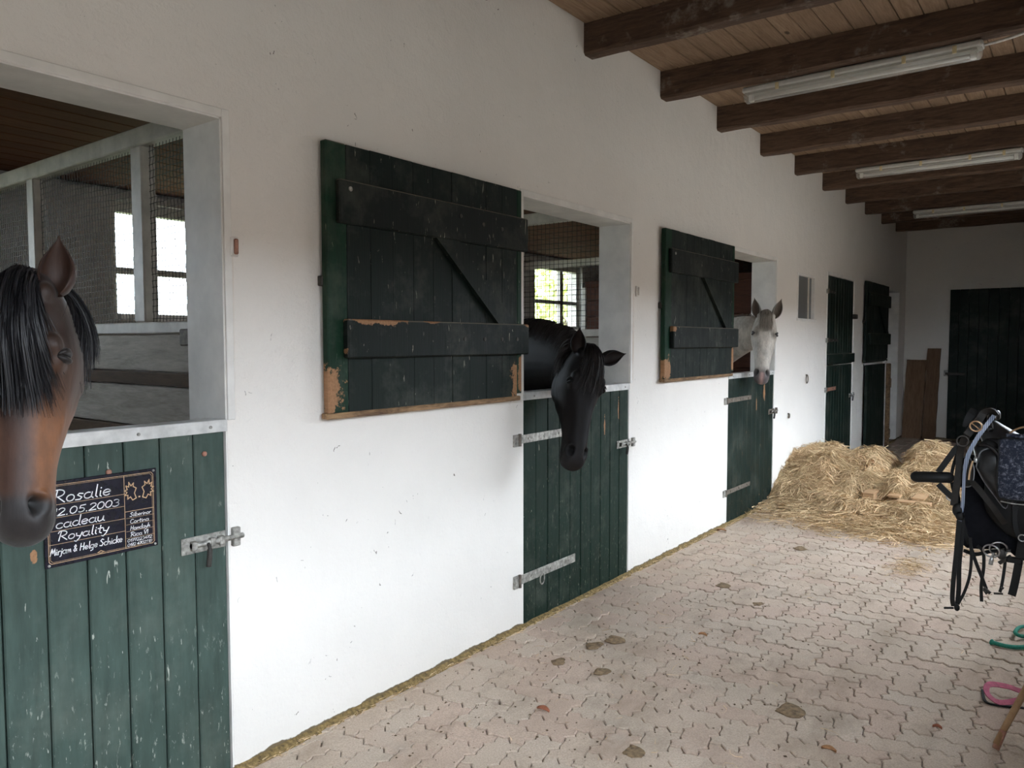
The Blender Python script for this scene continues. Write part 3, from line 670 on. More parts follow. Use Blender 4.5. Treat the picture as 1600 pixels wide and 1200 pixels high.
# ------------------------------------------------------------------ hay heap with pallet
def hh(x, y):
    g = lambda cx, cy, sx, sy, h, e=3.6: h * np.exp(-(np.abs((x - cx) / sx) ** e + np.abs((y - cy) / sy) ** e))
    z = np.maximum.reduce([g(.22, 8.55, .38, .80, .37), g(.02, 8.1, .22, .42, .26), g(.64, 8.95, .30, .85, .34, 3), g(1.13, 9.35, .28, .85, .40, 2.8), g(.60, 8.2, .42, .40, .20), g(1.0, 8.25, .16, .42, .22), g(1.40, 8.6, .28, .65, .20)])
    z = z + g(1.30, 7.45, .22, .24, .10, 2) + g(.80, 7.50, .22, .22, .07, 2) + .03 * g(.8, 7.6, .8, .5, 1, 2)
    lump = np.sin(x * 9 + 2.1 * y) * np.sin(y * 7.3 - x * 5.7 + .7) + .7 * np.sin(x * 21 - y * 12 + 1) * np.sin(y * 17 + x * 9) + .4 * np.sin(x * 41 + y * 9) * np.sin(y * 37 - x * 13)
    pit = .30 * np.exp(-((x - .84) / .15) ** 2 - ((y - 7.78) / .16) ** 2) + .22 * np.exp(-((x - 1.27) / .17) ** 2 - ((y - 7.68) / .14) ** 2) + .10 * np.exp(-((x - .93) / .10) ** 2 - ((y - 8.95) / .3) ** 2) + .14 * np.exp(-((x - .82) / .10) ** 2 - ((y - 9.3) / .5) ** 2)
    return np.maximum(z + .048 * lump * np.clip(z * 5, 0, 1) - pit * np.clip(z * 6, 0, 1), 0)
H = thing('hay_heap', (.7, 8.7, 0), 'heap of loose dry hay against the wall beyond the white horse', 'hay')
n = 60; gx = np.linspace(.0, 2.0, n); gy = np.linspace(7.0, 10.2, n); X, Y = np.meshgrid(gx, gy, indexing='ij'); Z = hh(X, Y) * .90 - .012
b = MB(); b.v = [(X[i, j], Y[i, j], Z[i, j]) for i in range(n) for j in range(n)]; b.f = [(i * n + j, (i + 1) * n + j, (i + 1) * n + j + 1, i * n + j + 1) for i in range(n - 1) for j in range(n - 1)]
core = b.build('hay_core', simple('shade-dark hay', (.07, .042, .02), .95, var=.4, nsc=25), H, True); core['kind'] = 'stuff'  # very dark brown stands in for shade deep in the heap
N = 46000; K = 6
x = rng.uniform(-.02, 1.9, N * 3); y = rng.uniform(6.5, 10.2, N * 3); h0 = hh(x, y)
dens = np.clip(h0 * 9, 0, 1) + .5 * np.exp(-((x - .9) / .8) ** 2 - ((y - 7.35) / .40) ** 2) + .25 * np.exp(-((x - 1.3) / .5) ** 2 - ((y - 6.95) / .35) ** 2)
kp = (rng.random(N * 3) < dens) & ((((x - .84) / .10) ** 2 + ((y - 7.72) / .12) ** 2 > 1) & (((x - 1.27) / .12) ** 2 + ((y - 7.62) / .10) ** 2 > 1) | (rng.random(N * 3) < .12)); x = x[kp][:N]; y = y[kp][:N]; N = len(x)
L_ = rng.uniform(.05, .30, N); an = rng.uniform(0, 2 * math.pi, N); cur = rng.normal(0, 1.3, N); t = np.linspace(-.5, .5, K)
ph = an[:, None] + cur[:, None] * t[None, :]
# tufts: stalks in a tuft share direction and tilt, so the heap reads as tangled wads
tuft = np.floor(x * 7) * 57.3 + np.floor(y * 6) * 13.7; td = np.sin(tuft * 12.9898) * 43758.5; td = (td - np.floor(td)) * 2 * math.pi; mixd = rng.random(N) < .55
ph = np.where(mixd[:, None], (td + rng.normal(0, .45, N))[:, None] + cur[:, None] * .6 * t[None, :], ph)
tilt = rng.normal(0, .30, N) + np.where(mixd, .25 * np.sin(td * 3), 0); hc = hh(x, y)
px_ = x[:, None] + np.cos(ph) * L_[:, None] * t[None, :]; py_ = y[:, None] + np.sin(ph) * L_[:, None] * t[None, :]
fol = np.clip(1 - hc * 2.5, .25, 1)[:, None]
pz_ = fol * hh(px_, py_) + (1 - fol) * (hc[:, None] + tilt[:, None] * L_[:, None] * t[None, :]) + .004 + (rng.random(N) ** 2.5 * .06)[:, None] + (.05 * rng.random(N))[:, None] * (1 - 4 * t[None, :] ** 2) * (hc > .05)[:, None]
pz_ = np.maximum(pz_, np.where(hh(px_, py_) > .02, hh(px_, py_) * .9, .003))
px_ = np.maximum(px_, .006)
s = ribbons(np.stack([px_, py_, pz_], 2), rng.uniform(.0014, .0040, N), 'hay_stalks', M_hay, H); s['kind'] = 'stuff'
# thin scatter and a small wad of hay on the pavers
def scatter(cx, cy, sx, sy, N, name, lb, L0=.03, L1=.12):
    x = rng.normal(cx, sx, N); y = rng.normal(cy, sy, N); L_ = rng.uniform(L0, L1, N); an = rng.uniform(0, 6.28, N); cur = rng.normal(0, 1, N); t = np.linspace(-.5, .5, 4); ph = an[:, None] + cur[:, None] * t
    P = np.stack([np.maximum(x[:, None] + np.cos(ph) * L_[:, None] * t, .01), y[:, None] + np.sin(ph) * L_[:, None] * t, .004 + rng.random((N, 1)) * .008 + 0 * t], 2)
    return tag(ribbons(P, .0013, name, M_hay), lb, 'straw', kind='stuff')
scatter(1.52, 5.95, .06, .13, 420, 'hay_wisp', 'small flat wisp of hay on the pavers in front of the heap')
scatter(.9, 6.9, .55, .22, 900, 'loose_hay', 'loose hay strewn over the pavers before the heap')
scatter(.75, 4.0, .7, 1.2, 90, 'straw_bits', 'single straws scattered on the pavers')
P_ = thing('wooden_pallet', (1.0, 8.3, 0), 'wooden pallet half buried under the hay heap', 'pallet')
for (cx, cy) in ((.86, 7.80), (.86, 8.6), (1.30, 8.6)): MB().box(cx - .05, cx + .05, cy - .07, cy + .07, .022, .150, .004).build('block', M_pallet, P_)
for cx in (.86, 1.08, 1.28): MB().box(cx - .05, cx + .05, 7.73, 8.75, .150, .172, .003).build('slat', M_pallet, P_)
MB().box(.46, 1.40, 7.74, 7.86, .0, .022, .003).build('slat', M_pallet, P_); MB().box(1.12, 1.40, 7.62, 7.72, .120, .150, .003).build('slat', M_pallet, P_)

# ------------------------------------------------------------------ debris on the pavers
def blob(x, y, rx, ry, h, rot=0, n=18):
    b = MB(); rings = []; ph = random.random() * 6
    for k, (s, z) in enumerate(((1.0, .0), (.92, .5), (.6, .85), (.25, 1.0))):
        rings.append([(x + math.cos(a + rot) * rx * s * (1 + .22 * math.sin(3 * a + ph) + .1 * math.sin(7 * a + k)), y + math.sin(a + rot) * ry * s * (1 + .2 * math.sin(2 * a + ph)), .001 + h * z * (1 + .25 * math.sin(5 * a + k + ph))) for a in [2 * math.pi * i / n for i in range(n)]])
    return b.loft(rings)
M_dung = simple('trodden dung', (.20, .135, .075), .95, 0, .5, 50, .8, .01)
for (px_, py_, r, lb) in ((.504, 3.533, .075, 'dark trodden dung patch before the black horse, upper one'), (.46, 3.40, .06, 'dark trodden dung patch before the black horse, lower one'), (1.504, 3.305, .085, 'largest brown dung patch in the near right of the pavers'),
    (.652, 3.146, .055, 'small dung patch left of the middle pavers'), (.931, 4.544, .055, 'dung patch between the black horse and the hay wisp'), (.619, 4.768, .07, 'thin dung patch close to the white wall'), (.749, 5.995, .07, 'thin dung patch nearest the third stable door'), (1.121, 2.593, .06, 'light brown dung patch at the lower edge of the view'), (.42, 3.12, .05, 'small pale dung patch near the foot of the second door')):
    tag(blob(px_, py_, r * .66, r * .9, .006, random.random()).build('dung_patch', M_dung, None, True), lb, 'dung')
cr_ = MB(); M_crumb = simple('dark crumbs', (.10, .065, .035), .95)
for k in range(900):
    x_ = abs(random.gauss(.75, .55)) + .05; y_ = random.uniform(2.0, 7.0); q = random.uniform(.002, .008) * random.random() + .0015
    if x_ > 2.6: continue
    a0 = random.random() * 6; cr_.add([(x_ + q * math.cos(a0 + a) * random.uniform(.6, 1.6), y_ + q * math.sin(a0 + a) * random.uniform(.6, 1.6), .001) for a in (0, 1.57, 3.14, 4.71)] + [(x_, y_, .002 + q * .5)], [(0, 1, 4), (1, 2, 4), (2, 3, 4), (3, 0, 4), (0, 3, 2, 1)])
tag(cr_.build('crumbs', M_crumb), 'small dark crumbs of dirt and dung strewn over the pavers', 'dirt', kind='stuff')
M_leaf = simple('dry red leaf', (.30, .10, .05), .7, var=.3, nsc=40); M_leaf2 = simple('dry brown leaf', (.36, .18, .08), .7, var=.3, nsc=40)
for (px_, py_, s, mt, lb) in ((.655, 2.645, .04, M_leaf, 'dark red dry leaf nearest the viewer'), (.865, 3.861, .03, M_leaf2, 'orange brown dry leaf in the middle of the pavers'), (.06, 6.14, .05, M_leaf2, 'brown dry leaf at the wall beside the third door'), (2.04, 3.50, .022, M_leaf, 'small dark leaf scrap under the saddle'), (1.73, 3.05, .035, M_leaf2, 'curled brown leaf beside the largest dung patch')):
    b = MB(); rows = []
    for i in range(7):
        t_ = i / 6; w_ = s * .42 * math.sin(math.pi * min(.98, t_ + .04)) ** .7 + .001; rows.append([(px_ + (t_ - .5) * s * 1.6 + 0, py_ + q * w_, .006 + .010 * abs(q) + .006 * math.sin(t_ * 3)) for q in (-1, -.5, 0, .5, 1)])
    b.loft(rows, closed=False, cap=False); o = b.build('dry_leaf', mt, None, True); tag(o, lb, 'leaf'); sol = o.modifiers.new('s', 'SOLIDIFY'); sol.thickness = .0012
# pale chips

# ------------------------------------------------------------------ horses
SEC = [(-.09, -.03, -.16, .055, 0), (-.05, .012, -.22, .095, 0), (.02, .040, -.28, .130, .0), (.09, .052, -.34, .150, .03), (.17, .056, -.40, .168, .08), (.25, .052, -.450, .178, .12), (.32, .038, -.465, .176, .12),
       (.40, .024, -.43, .164, .06), (.48, .012, -.385, .148, -.02), (.56, .006, -.315, .131, -.06), (.64, .002, -.268, .117, -.06), (.72, .0, -.246, .106, -.02), (.80, -.002, -.240, .103, .0),
       (.87, -.006, -.238, .108, .03), (.93, -.016, -.230, .110, .02), (.98, -.040, -.208, .096, .0), (1.015, -.075, -.175, .068, 0), (1.03, -.11, -.14, .03, 0)]
def sec_at(s):
    a = np.array(SEC); return [np.interp(s, a[:, 0], a[:, i]) for i in (1, 2, 3)]
def coat(name, rough=.5, bump=.25, sheen=.0, spec=.3):
    m = NT(name); at = m.n('ShaderNodeAttribute', attribute_name='hc'); n1 = m.noise(m.pos((1, 1, .25)), 90, 3); n2 = m.noise(m.pos(), 9, 4)
    n3 = m.noise(m.pos((1, 1, .5)), 22, 5, .7); c = m.mix(m.math('MULTIPLY', n1, .4), at.outputs['Color'], (0, 0, 0)); c = m.mix(m.math('MULTIPLY', m.ramp(n3, .45, .7), .35), c, (0, 0, 0)); c = m.mix(m.math('MULTIPLY', m.ramp(n2, .4, .7), .25), c, (.0, .0, .0))
    m.bump(n1, bump, .002); m.b.inputs['Sheen Weight'].default_value = sheen; return m.fin(c, rough, 0, spec)
def hairmat(name, a, b, rough=.45):
    m = NT(name); at = m.n('ShaderNodeAttribute', attribute_name='rnd'); return m.fin(m.mix(at.outputs['Fac'], a, b), rough, 0, .4)
M_eye = NT('horse eye').fin((.006, .004, .003), .08, 0, .6)
def smoothstep(a, b, x): t = np.clip((x - a) / (b - a), 0, 1); return t * t * (3 - 2 * t)

def horse(name, label, P, M, phi, neck, trunk, legs, colfn, cm, hm, ears, fore, mane, voxel=.006, ek=1.):
    """P poll, M muzzle tip; phi turns the face about the head axis away from the aisle viewer; neck/trunk: (centre, half height, half width)"""
    P = Vector(P); M = Vector(M); L = (M - P).length; S = (M - P) / L
    F0 = CAM - P; F0 = (F0 - S * F0.dot(S)).normalized(); W0 = F0.cross(S)
    F = F0 * math.cos(phi) + W0 * math.sin(phi); W = F.cross(S)
    hp = lambda s, f, w_: P + (S * s + F * f + W * w_) * L
    b = MB(); n = 28; rings = []
    ss = np.linspace(-.09, 1.03, 48)
    A_ = np.array(SEC)
    for s in ss:
        ff, fb, hw, tp = [np.interp(s, A_[:, 0], A_[:, i]) for i in (1, 2, 3, 4)]
        r = []
        for k in range(n):
            th = 2 * math.pi * k / n; c = math.cos(th); sn = math.sin(th)
            cc = math.copysign(abs(c) ** .9, c); sw = math.copysign(abs(sn) ** .85, sn)
            r.append(hp(s, (ff + fb) / 2 + (ff - fb) / 2 * cc, hw * sw * (1 + tp * c)))
        rings.append(r)
    b.loft(rings)
    R = Matrix((S, F, W)).transposed()   # columns: local axes
    def ell(s, f, w_, rs, rf, rw): b.ball(hp(s, f, w_), (rs * L, rf * L, rw * L), 16, 10, R)
    for q in (-1, 1):
        ell(.245, -.010, q * .128, .055, .045, .036)     # brow
        ell(.30, -.045, q * .132, .070, .055, .036)       # orbit
        ell(.28, -.27, q * .112, .17, .17, .050)         # cheek
        ell(.44, -.13, q * .118, .16, .030, .026)        # facial crest
        ell(.875, -.065, q * .082, .060, .052, .036)      # nostril
        ell(.03, -.02, q * .095, .05, .05, .035)          # ear root
    ell(.97, -.17, 0, .05, .05, .062)                    # chin
    # neck and trunk
    def ring_(c, t, hh_, ww): 
        t = t.normalized(); u = Vector((0, 0, 1)); u = u - t * u.dot(t)
        if u.length < .3: u = -S - t * (-S).dot(t)
        u.normalize(); s_ = t.cross(u); return [Vector(c) + u * math.cos(a) * hh_ + s_ * math.sin(a) * ww * (1 - .18 * math.cos(a)) for a in [2 * math.pi * k / 26 for k in range(26)]]
    pts = [(hp(.13, -.16, 0), .17 * L, .10 * L), (hp(.15, -.30, 0), .21 * L, .115 * L)] + [(Vector(c), h_, w_) for c, h_, w_ in neck]
    cs_ = smoothpath([p[0] for p in pts], 5); hs = np.interp(np.arange(len(cs_)) / 5, range(len(pts)), [p[1] for p in pts]); ws = np.interp(np.arange(len(cs_)) / 5, range(len(pts)), [p[2] for p in pts])
    b.loft([ring_(c, cs_[min(i + 1, len(cs_) - 1)] - cs_[max(i - 1, 0)], hs[i], ws[i]) for i, c in enumerate(cs_)])
    cr = [(c, (cs_[min(i + 1, len(cs_) - 1)] - cs_[max(i - 1, 0)]).normalized(), hs[i], ws[i]) for i, c in enumerate(cs_)]
    tp_ = [(Vector(c), h_, w_) for c, h_, w_ in trunk]; c2 = smoothpath([p[0] for p in tp_], 4)
    h2 = np.interp(np.arange(len(c2)) / 4, range(len(tp_)), [p[1] for p in tp_]); w2 = np.interp(np.arange(len(c2)) / 4, range(len(tp_)), [p[2] for p in tp_])
    b.loft([ring_(c, c2[min(i + 1, len(c2) - 1)] - c2[max(i - 1, 0)], h2[i], w2[i]) for i, c in enumerate(c2)])
    for lp in legs: b.tube([q[0] for q in lp], [q[1] for q in lp], 12)
    tmp = b.build('tmp', None); md = tmp.modifiers.new('r', 'REMESH'); md.mode = 'VOXEL'; md.voxel_size = voxel
    sm = tmp.modifiers.new('s', 'SMOOTH'); sm.factor = .5; sm.iterations = 9
    dg = bpy.context.evaluated_depsgraph_get(); me = bpy.data.meshes.new_from_object(tmp.evaluated_get(dg)); bpy.data.objects.remove(tmp)
    nv = len(me.vertices); V = np.empty(nv * 3); me.vertices.foreach_get('co', V); V = V.reshape(-1, 3)
    Rn = np.array((S, F, W)); loc = (V - np.array(P)) @ Rn.T / L
    s, f, w_ = loc.T; aw = np.abs(w_)
    # carve: eye sockets, nostrils, mouth line, hollows, jaw groove
    g = lambda cs, cf, cw, rs, rf, rw: np.exp(-((s - cs) / rs) ** 2 - ((f - cf) / rf) ** 2 - ((aw - cw) / rw) ** 2)
    dw = -.016 * g(.175, -.03, .12, .045, .04, .05) - .012 * g(.40, -.22, .10, .10, .05, .06) - .010 * g(.52, -.07, .09, .12, .03, .06)
    pit = g(.872 - .30 * (f + .03), -.028, .086, .040, .034, .026); rimn = g(.832, -.040, .086, .016, .030, .03) + .8 * g(.876, -.010, .080, .030, .014, .03)
    dw += -.060 * pit + .010 * rimn; df = -.045 * pit + .012 * rimn + .012 * g(.20, .03, .08, .05, .04, .05) - .006 * np.exp(-((s - .42) / .1) ** 2 - (aw / .04) ** 2)
    dw += -.010 * np.exp(-((f + .150 + .10 * (s - .95)) / .008) ** 2) * smoothstep(.82, .88, s) * smoothstep(.02, .05, aw)
    dw += .006 * g(.30, .0, .14, .05, .02, .06)
    sg = np.sign(w_); loc2 = loc.copy(); loc2[:, 1] += df * (f > -.5); loc2[:, 2] += dw * sg
    loc2[:, 0] += -.012 * np.exp(-((f + .150) / .009) ** 2) * smoothstep(.96, .99, s) * (aw < .2)
    V = loc2 @ Rn * L + np.array(P)
    col = colfn(loc, V)
    faces = [tuple(p.vertices) for p in me.polygons]
    bpy.data.meshes.remove(me)
    out = MB(); out.v = [tuple(v) for v in V]; out.f = faces; cols = [tuple(c) for c in col]
    def append(mb, c):
        n0 = len(out.v); out.add(mb.v, mb.f); cols.extend([c if not callable(c) else c(i) for i in range(len(mb.v))])
    # eyelids: two arcs round each eye, laid on the surface
    from mathutils.bvhtree import BVHTree
    bvh = BVHTree.FromPolygons([tuple(v) for v in V], faces); eyes = []
    def surf(s_, f_, q):
        h_ = bvh.ray_cast(hp(s_, f_, q * .45), -W * q); return h_[0] if h_[0] is not None else hp(s_, f_, q * .16)
    for q in (-1, 1):
        ec = surf(.292, -.032, q); eyes.append(ec - W * (q * .020 * L) - F * .004 * L)
        for up_ in (1, -1):
            pp = []
            for k in range(11):
                a = math.pi * k / 10; s_, f_ = .292 - up_ * math.sin(a) * (.021 if up_ > 0 else .017), -.032 - math.cos(a) * .038
                pp.append(surf(s_, f_, q) + W * (q * (.001 + .007 * math.sin(a)) * L))
            t_ = MB().tube(pp, [(.003 + .0062 * math.sin(math.pi * k / 10)) * L / .62 for k in range(11)], 8); append(t_, cm['lid'])
    # ears: cupped shells
    for q, ed in zip((-1, 1), ears):
        base = hp(.035, -.03, q * .122); lean, fwd, turn, el = ed
        ax = (-S * 1.0 + W * (q * lean) + F * fwd).normalized(); opn = F * math.cos(turn) + W * (q * math.sin(turn)); opn = (opn - ax * opn.dot(ax)).normalized(); sd = ax.cross(opn)
        rows_o = []; rows_i = []; m_ = 13
        for k in range(15):
            t = k / 14; wd = (.030 * (1 - t) + .050 * math.sin(math.pi * t ** .85) ** .8) * L * (1 - t ** 6) + .0012; dp = wd * (1.2 - .75 * t)
            span = math.radians(128 - 30 * t); c = base + ax * (t * el * L) + F * (-.02 * L * math.sin(t * 3) * .5) 
            o_ = []; i_ = []
            for j in range(m_):
                a = -span + 2 * span * j / (m_ - 1)
                d_ = sd * (math.sin(a) * wd) - opn * (math.cos(a) * dp); o_.append(c + d_); i_.append(c + d_ * .86 + opn * .002)
            rows_o.append(o_); rows_i.append(i_)
        e1 = MB(); full = [o_ + i_[::-1] for o_, i_ in zip(rows_o, rows_i)]
        e1.loft(full, cap=True)
        nr = 2 * m_
        append(e1, lambda i, nr=nr, m_=m_: cm['ear_out'] if (i % nr) < m_ + 2 or (i % nr) >= nr - 2 else cm['ear_in'])
    root = tag(empty(name, (V[:, 0].mean(), V[:, 1].mean(), 0)), label, 'horse')
    mesh = out.mesh('body', cm['mat'], True)
    at = mesh.color_attributes.new('hc', 'FLOAT_COLOR', 'POINT'); at.data.foreach_set('color', np.array([c + (1.,) if len(c) == 3 else c for c in cols], dtype=np.float32).ravel())
    link('body', mesh, root)
    for q in (-1, 1):
        MB().ball(eyes[0 if q < 0 else 1], (.027 * L * ek, .037 * L * ek, .026 * L * ek), 18, 12, R).build('eye', M_eye, root, True)
    # forelock
    N, sp, ln, bias, wid = fore; K = 9; t = np.linspace(0, 1, K)[None, :]
    w0 = rng.uniform(-.075, .075, N); s0 = rng.uniform(-.085, .04, N); le = ln * rng.uniform(.55, 1.12, N); clump = np.round(w0 * 60) / 60; mixc = rng.uniform(.2, .85, N)
    ww = (w0[:, None] + ((clump * (1 + sp) + bias)[:, None] - w0[:, None] + (w0 * sp)[:, None] * .4) * t ** 1.2 * mixc[:, None] + rng.normal(0, .010, N)[:, None] * t) ; s_ = s0[:, None] + le[:, None] * t
    ffv = np.interp(s_, A_[:, 0], A_[:, 1]); hwv = np.interp(s_, A_[:, 0], A_[:, 3]) * 1.12
    off = .012 + .035 * rng.random(N)[:, None] * np.sin(np.clip(t * 1.1, 0, 1) * math.pi) + .014 * rng.random(N)[:, None]
    f_ = ffv - .17 * np.clip(np.abs(ww) / hwv, 0, 1.25) ** 2.4 + off
    PP = np.array(P)[None, None] + L * (s_[..., None] * np.array(S) + f_[..., None] * np.array(F) + ww[..., None] * np.array(W))
    ribbons(PP, rng.uniform(.0007, .0019, N) * wid, 'forelock', hm, root)
    # mane: from the crest down one side
    N, side, ln, i0, i1 = mane; idx = rng.uniform(i0, min(i1, len(cr) - 1.01), N); PPs = []
    for v in idx:
        i = int(v); fr_ = v - i; c = cr[i][0].lerp(cr[i + 1][0], fr_); tt = cr[i][1]; hh_ = cr[i][2] * (1 - fr_) + cr[i + 1][2] * fr_; wd = cr[i][3]
        u = Vector((0, 0, 1)); u = u - tt * u.dot(tt); 
        if u.length < .3: u = -S - tt * (-S).dot(tt)
        u.normalize(); sdv = tt.cross(u) * side; le = ln * random.uniform(.6, 1.1); row = []; o = random.uniform(.006, .022); dx = random.gauss(0, .03)
        for k in range(8):
            t = k / 7; arc = t * le; a = min(arc / (hh_ * 1.05), 1.9); 
            row.append(c + u * (math.cos(a) * (hh_ + o)) + sdv * (math.sin(a) * (wd * (1 - .18 * math.cos(a)) + o + .012)) + tt * dx * t + Vector((0, 0, -max(0, arc - hh_ * 2.0))))
        PPs.append([tuple(p) for p in row])
    ribbons(np.array(PPs), .0017, 'mane', hm, root)
    return root, hp, L

def legset(pts, r=1.0):
    """pts: (x, y, hind) hoof places; straight standing legs with joints"""
    out = []
    for (x, y, hind, topz) in pts:
        if not hind: out.append([((x, y, topz), .11 * r), ((x + .02, y, .80), .085 * r), ((x + .02, y, .50), .048 * r), ((x + .02, y, .44), .052 * r), ((x, y, .20), .034 * r), ((x, y, .14), .042 * r), ((x + .03, y, .07), .040 * r), ((x + .05, y, .0), .065 * r)])
        else: out.append([((x, y, topz), .16 * r), ((x + .06, y, .88), .12 * r), ((x - .06, y, .58), .060 * r), ((x - .10, y, .50), .058 * r), ((x - .05, y, .20), .036 * r), ((x - .05, y, .14), .044 * r), ((x - .02, y, .07), .042 * r), ((x, y, .0), .066 * r)])
    return out
def lerpc(a, b, t): t = np.clip(t, 0, 1)[:, None]; return np.asarray(a) * (1 - t) + np.asarray(b) * t
def NOS(s, f, aw): return np.clip(1.4 * np.exp(-((s - .872 + .30 * (f + .03)) / .042) ** 2 - ((f + .028) / .036) ** 2 - ((aw - .086) / .026) ** 2), 0, 1)
def bay(loc, V):
    s, f, w_ = loc.T; n = len(s); aw = np.abs(w_)
    c = np.tile((.034, .017, .011), (n, 1))
    side = smoothstep(.045, .10, aw); lower = smoothstep(.38, .62, s) * (1 - smoothstep(.84, .885, s + .10 * (f + .06)))
    c = lerpc(c, (.028, .016, .013), (1 - side) * .8)
    c = c * (1 - (smoothstep(.18, .40, s) * side)[:, None]) + np.array((.078, .035, .019)) * (smoothstep(.18, .40, s) * side)[:, None]
    k = (lower * smoothstep(.03, .085, aw))[:, None]; c = c * (1 - k) + np.array((.25, .100, .040)) * k
    k = (lower * .5 * (1 - side))[:, None]; c = c * (1 - k) + np.array((.12, .055, .035)) * k
    mz = smoothstep(.81, .87, s + .08 * (f + .06) - .25 * np.clip(aw - .06, 0, .06)); k = mz[:, None]; c = c * (1 - k) + np.array((.030, .025, .024)) * k
    rim = (smoothstep(.93, .97, s) * np.exp(-((f + .165) / .02) ** 2))[:, None] * .7; c = c * (1 - rim) + np.array((.30, .20, .12)) * rim
    k = NOS(s, f, aw)[:, None]; c = c * (1 - .95 * k)
    far_ = (f < -.5) & (s < .9) | (s > 1.2) | (f < -.9); c[far_] = (.05, .022, .012)
    return c
def black(loc, V):
    s, f, w_ = loc.T; n = len(s); c = np.tile((.0085, .0070, .0070), (n, 1)); k = smoothstep(.84, .92, s)[:, None] * (f > -.5)[:, None]; c = c * (1 - k) + np.array((.014, .012, .012)) * k; c = c * (1 - .9 * NOS(s, f, np.abs(w_))[:, None])
    return c
def grey(loc, V):
    s, f, w_ = loc.T; n = len(s); aw = np.abs(w_); c = np.tile((.60, .54, .46), (n, 1)); head = f > -.48
    k = (smoothstep(.10, .55, s) * .4)[:, None]; c = c * (1 - k) + np.array((.80, .75, .67)) * k
    mz = (smoothstep(.76, .90, s) * head)[:, None]; c = c * (1 - mz) + np.array((.13, .115, .115)) * mz
    pk = (np.exp(-(w_ / .028) ** 2) * smoothstep(.86, .90, s) * head)[:, None]; c = c * (1 - pk) + np.array((.52, .33, .30)) * pk
    pk = (np.exp(-((f + .165) / .03) ** 2) * smoothstep(.95, .99, s) * head)[:, None] * .8; c = c * (1 - pk) + np.array((.50, .36, .30)) * pk
    ey = (np.exp(-((s - .295) / .048) ** 2 - ((f + .025) / .055) ** 2) * (aw > .08) * .95)[:, None]; c = c * (1 - ey) + np.array((.04, .035, .03)) * ey
    ns = NOS(s, f, aw)[:, None]; c = c * (1 - .95 * ns)
    c[~head] = (.56, .49, .40)
    return c
M_bayhair = hairmat('black horse hair', (.004, .004, .005), (.018, .017, .020)); M_blackhair = hairmat('soft black hair', (.004, .0035, .0035), (.020, .013, .011), .5); M_greyhair = hairmat('grey brown hair', (.16, .13, .10), (.38, .34, .29), .55)
CB = dict(mat=coat('bay coat', .48, .3, .1), lid=(.012, .008, .007), ear_out=(.05, .022, .014), ear_in=(.060, .028, .018))
CK = dict(mat=coat('black coat', .60, .2, .0, .16), lid=(.004, .004, .004), ear_out=(.006, .005, .005), ear_in=(.020, .013, .011))
CG = dict(mat=coat('grey coat', .6, .2, .2), lid=(.022, .018, .016), ear_out=(.46, .43, .38), ear_in=(.20, .155, .12))
horse('bay_horse', 'bay horse with black forelock hanging its head out of the nearest stall', (.570, .700, 1.730), (.682, .630, 1.182), -.33,
      [((.22, .90, 1.60), .155, .085), ((.02, .97, 1.57), .185, .10), ((-.30, 1.0, 1.47), .24, .13), ((-.62, .96, 1.30), .32, .18)],
      [((-.42, .95, 1.18), .22, .15), ((-.62, .94, 1.22), .36, .24), ((-1.0, .93, 1.25), .36, .27), ((-1.5, .92, 1.22), .36, .30), ((-2.0, .9, 1.26), .34, .28), ((-2.35, .89, 1.26), .22, .18)],
      legset([(-.66, .80, 0, 1.1), (-.70, 1.08, 0, 1.1), (-2.15, .76, 1, 1.15), (-2.1, 1.04, 1, 1.15)]), bay, CB, M_bayhair,
      [(.25, -.05, .5, .24), (.06, .02, .10, .25)], (3600, .95, .46, -.005, 1.2), (900, 1, .30, 2, 22))
horse('black_horse', 'black horse lowering its head over the second stable door', (.325, 3.585, 1.545), (.375, 3.372, .950), .52,
      [((.13, 3.72, 1.465), .165, .09), ((-.05, 3.80, 1.505), .190, .11), ((-.35, 3.92, 1.49), .24, .14), ((-.75, 4.05, 1.38), .30, .19)],
      [((-.55, 4.0, 1.20), .22, .15), ((-.8, 4.06, 1.22), .36, .24), ((-1.2, 4.1, 1.25), .36, .27), ((-1.7, 4.12, 1.22), .36, .30), ((-2.2, 4.12, 1.26), .34, .28), ((-2.5, 4.12, 1.26), .22, .18)],
      legset([(-.85, 3.93, 0, 1.1), (-.88, 4.22, 0, 1.1), (-2.3, 3.98, 1, 1.15), (-2.25, 4.26, 1, 1.15)]), black, CK, M_blackhair,
      [(.35, .55, .5, .23), (1.9, .0, .6, .27)], (1500, .7, .34, .02, 1.0), (1500, -1, .22, 4, 26))
horse('white_horse', 'white grey horse with pricked ears looking out of the third stall', (.150, 6.895, 1.850), (.185, 6.70, 1.262), .06,
      [((-.05, 7.0, 1.68), .165, .085), ((-.22, 7.04, 1.63), .20, .10), ((-.48, 7.08, 1.52), .25, .13), ((-.78, 7.08, 1.36), .31, .19)],
      [((-.6, 7.05, 1.18), .22, .15), ((-.8, 7.05, 1.22), .36, .24), ((-1.2, 7.05, 1.25), .36, .27), ((-1.7, 7.05, 1.22), .36, .30), ((-2.2, 7.02, 1.26), .34, .28), ((-2.5, 7.0, 1.26), .22, .18)],
      legset([(-.85, 6.90, 0, 1.1), (-.88, 7.2, 0, 1.1), (-2.3, 6.88, 1, 1.15), (-2.25, 7.16, 1, 1.15)]), grey, CG, M_greyhair,
      [(.20, .0, .25, .30), (.26, .0, .25, .31)], (900, .3, .25, .0, 1.6), (500, 1, .16, 3, 22), ek=1.3)

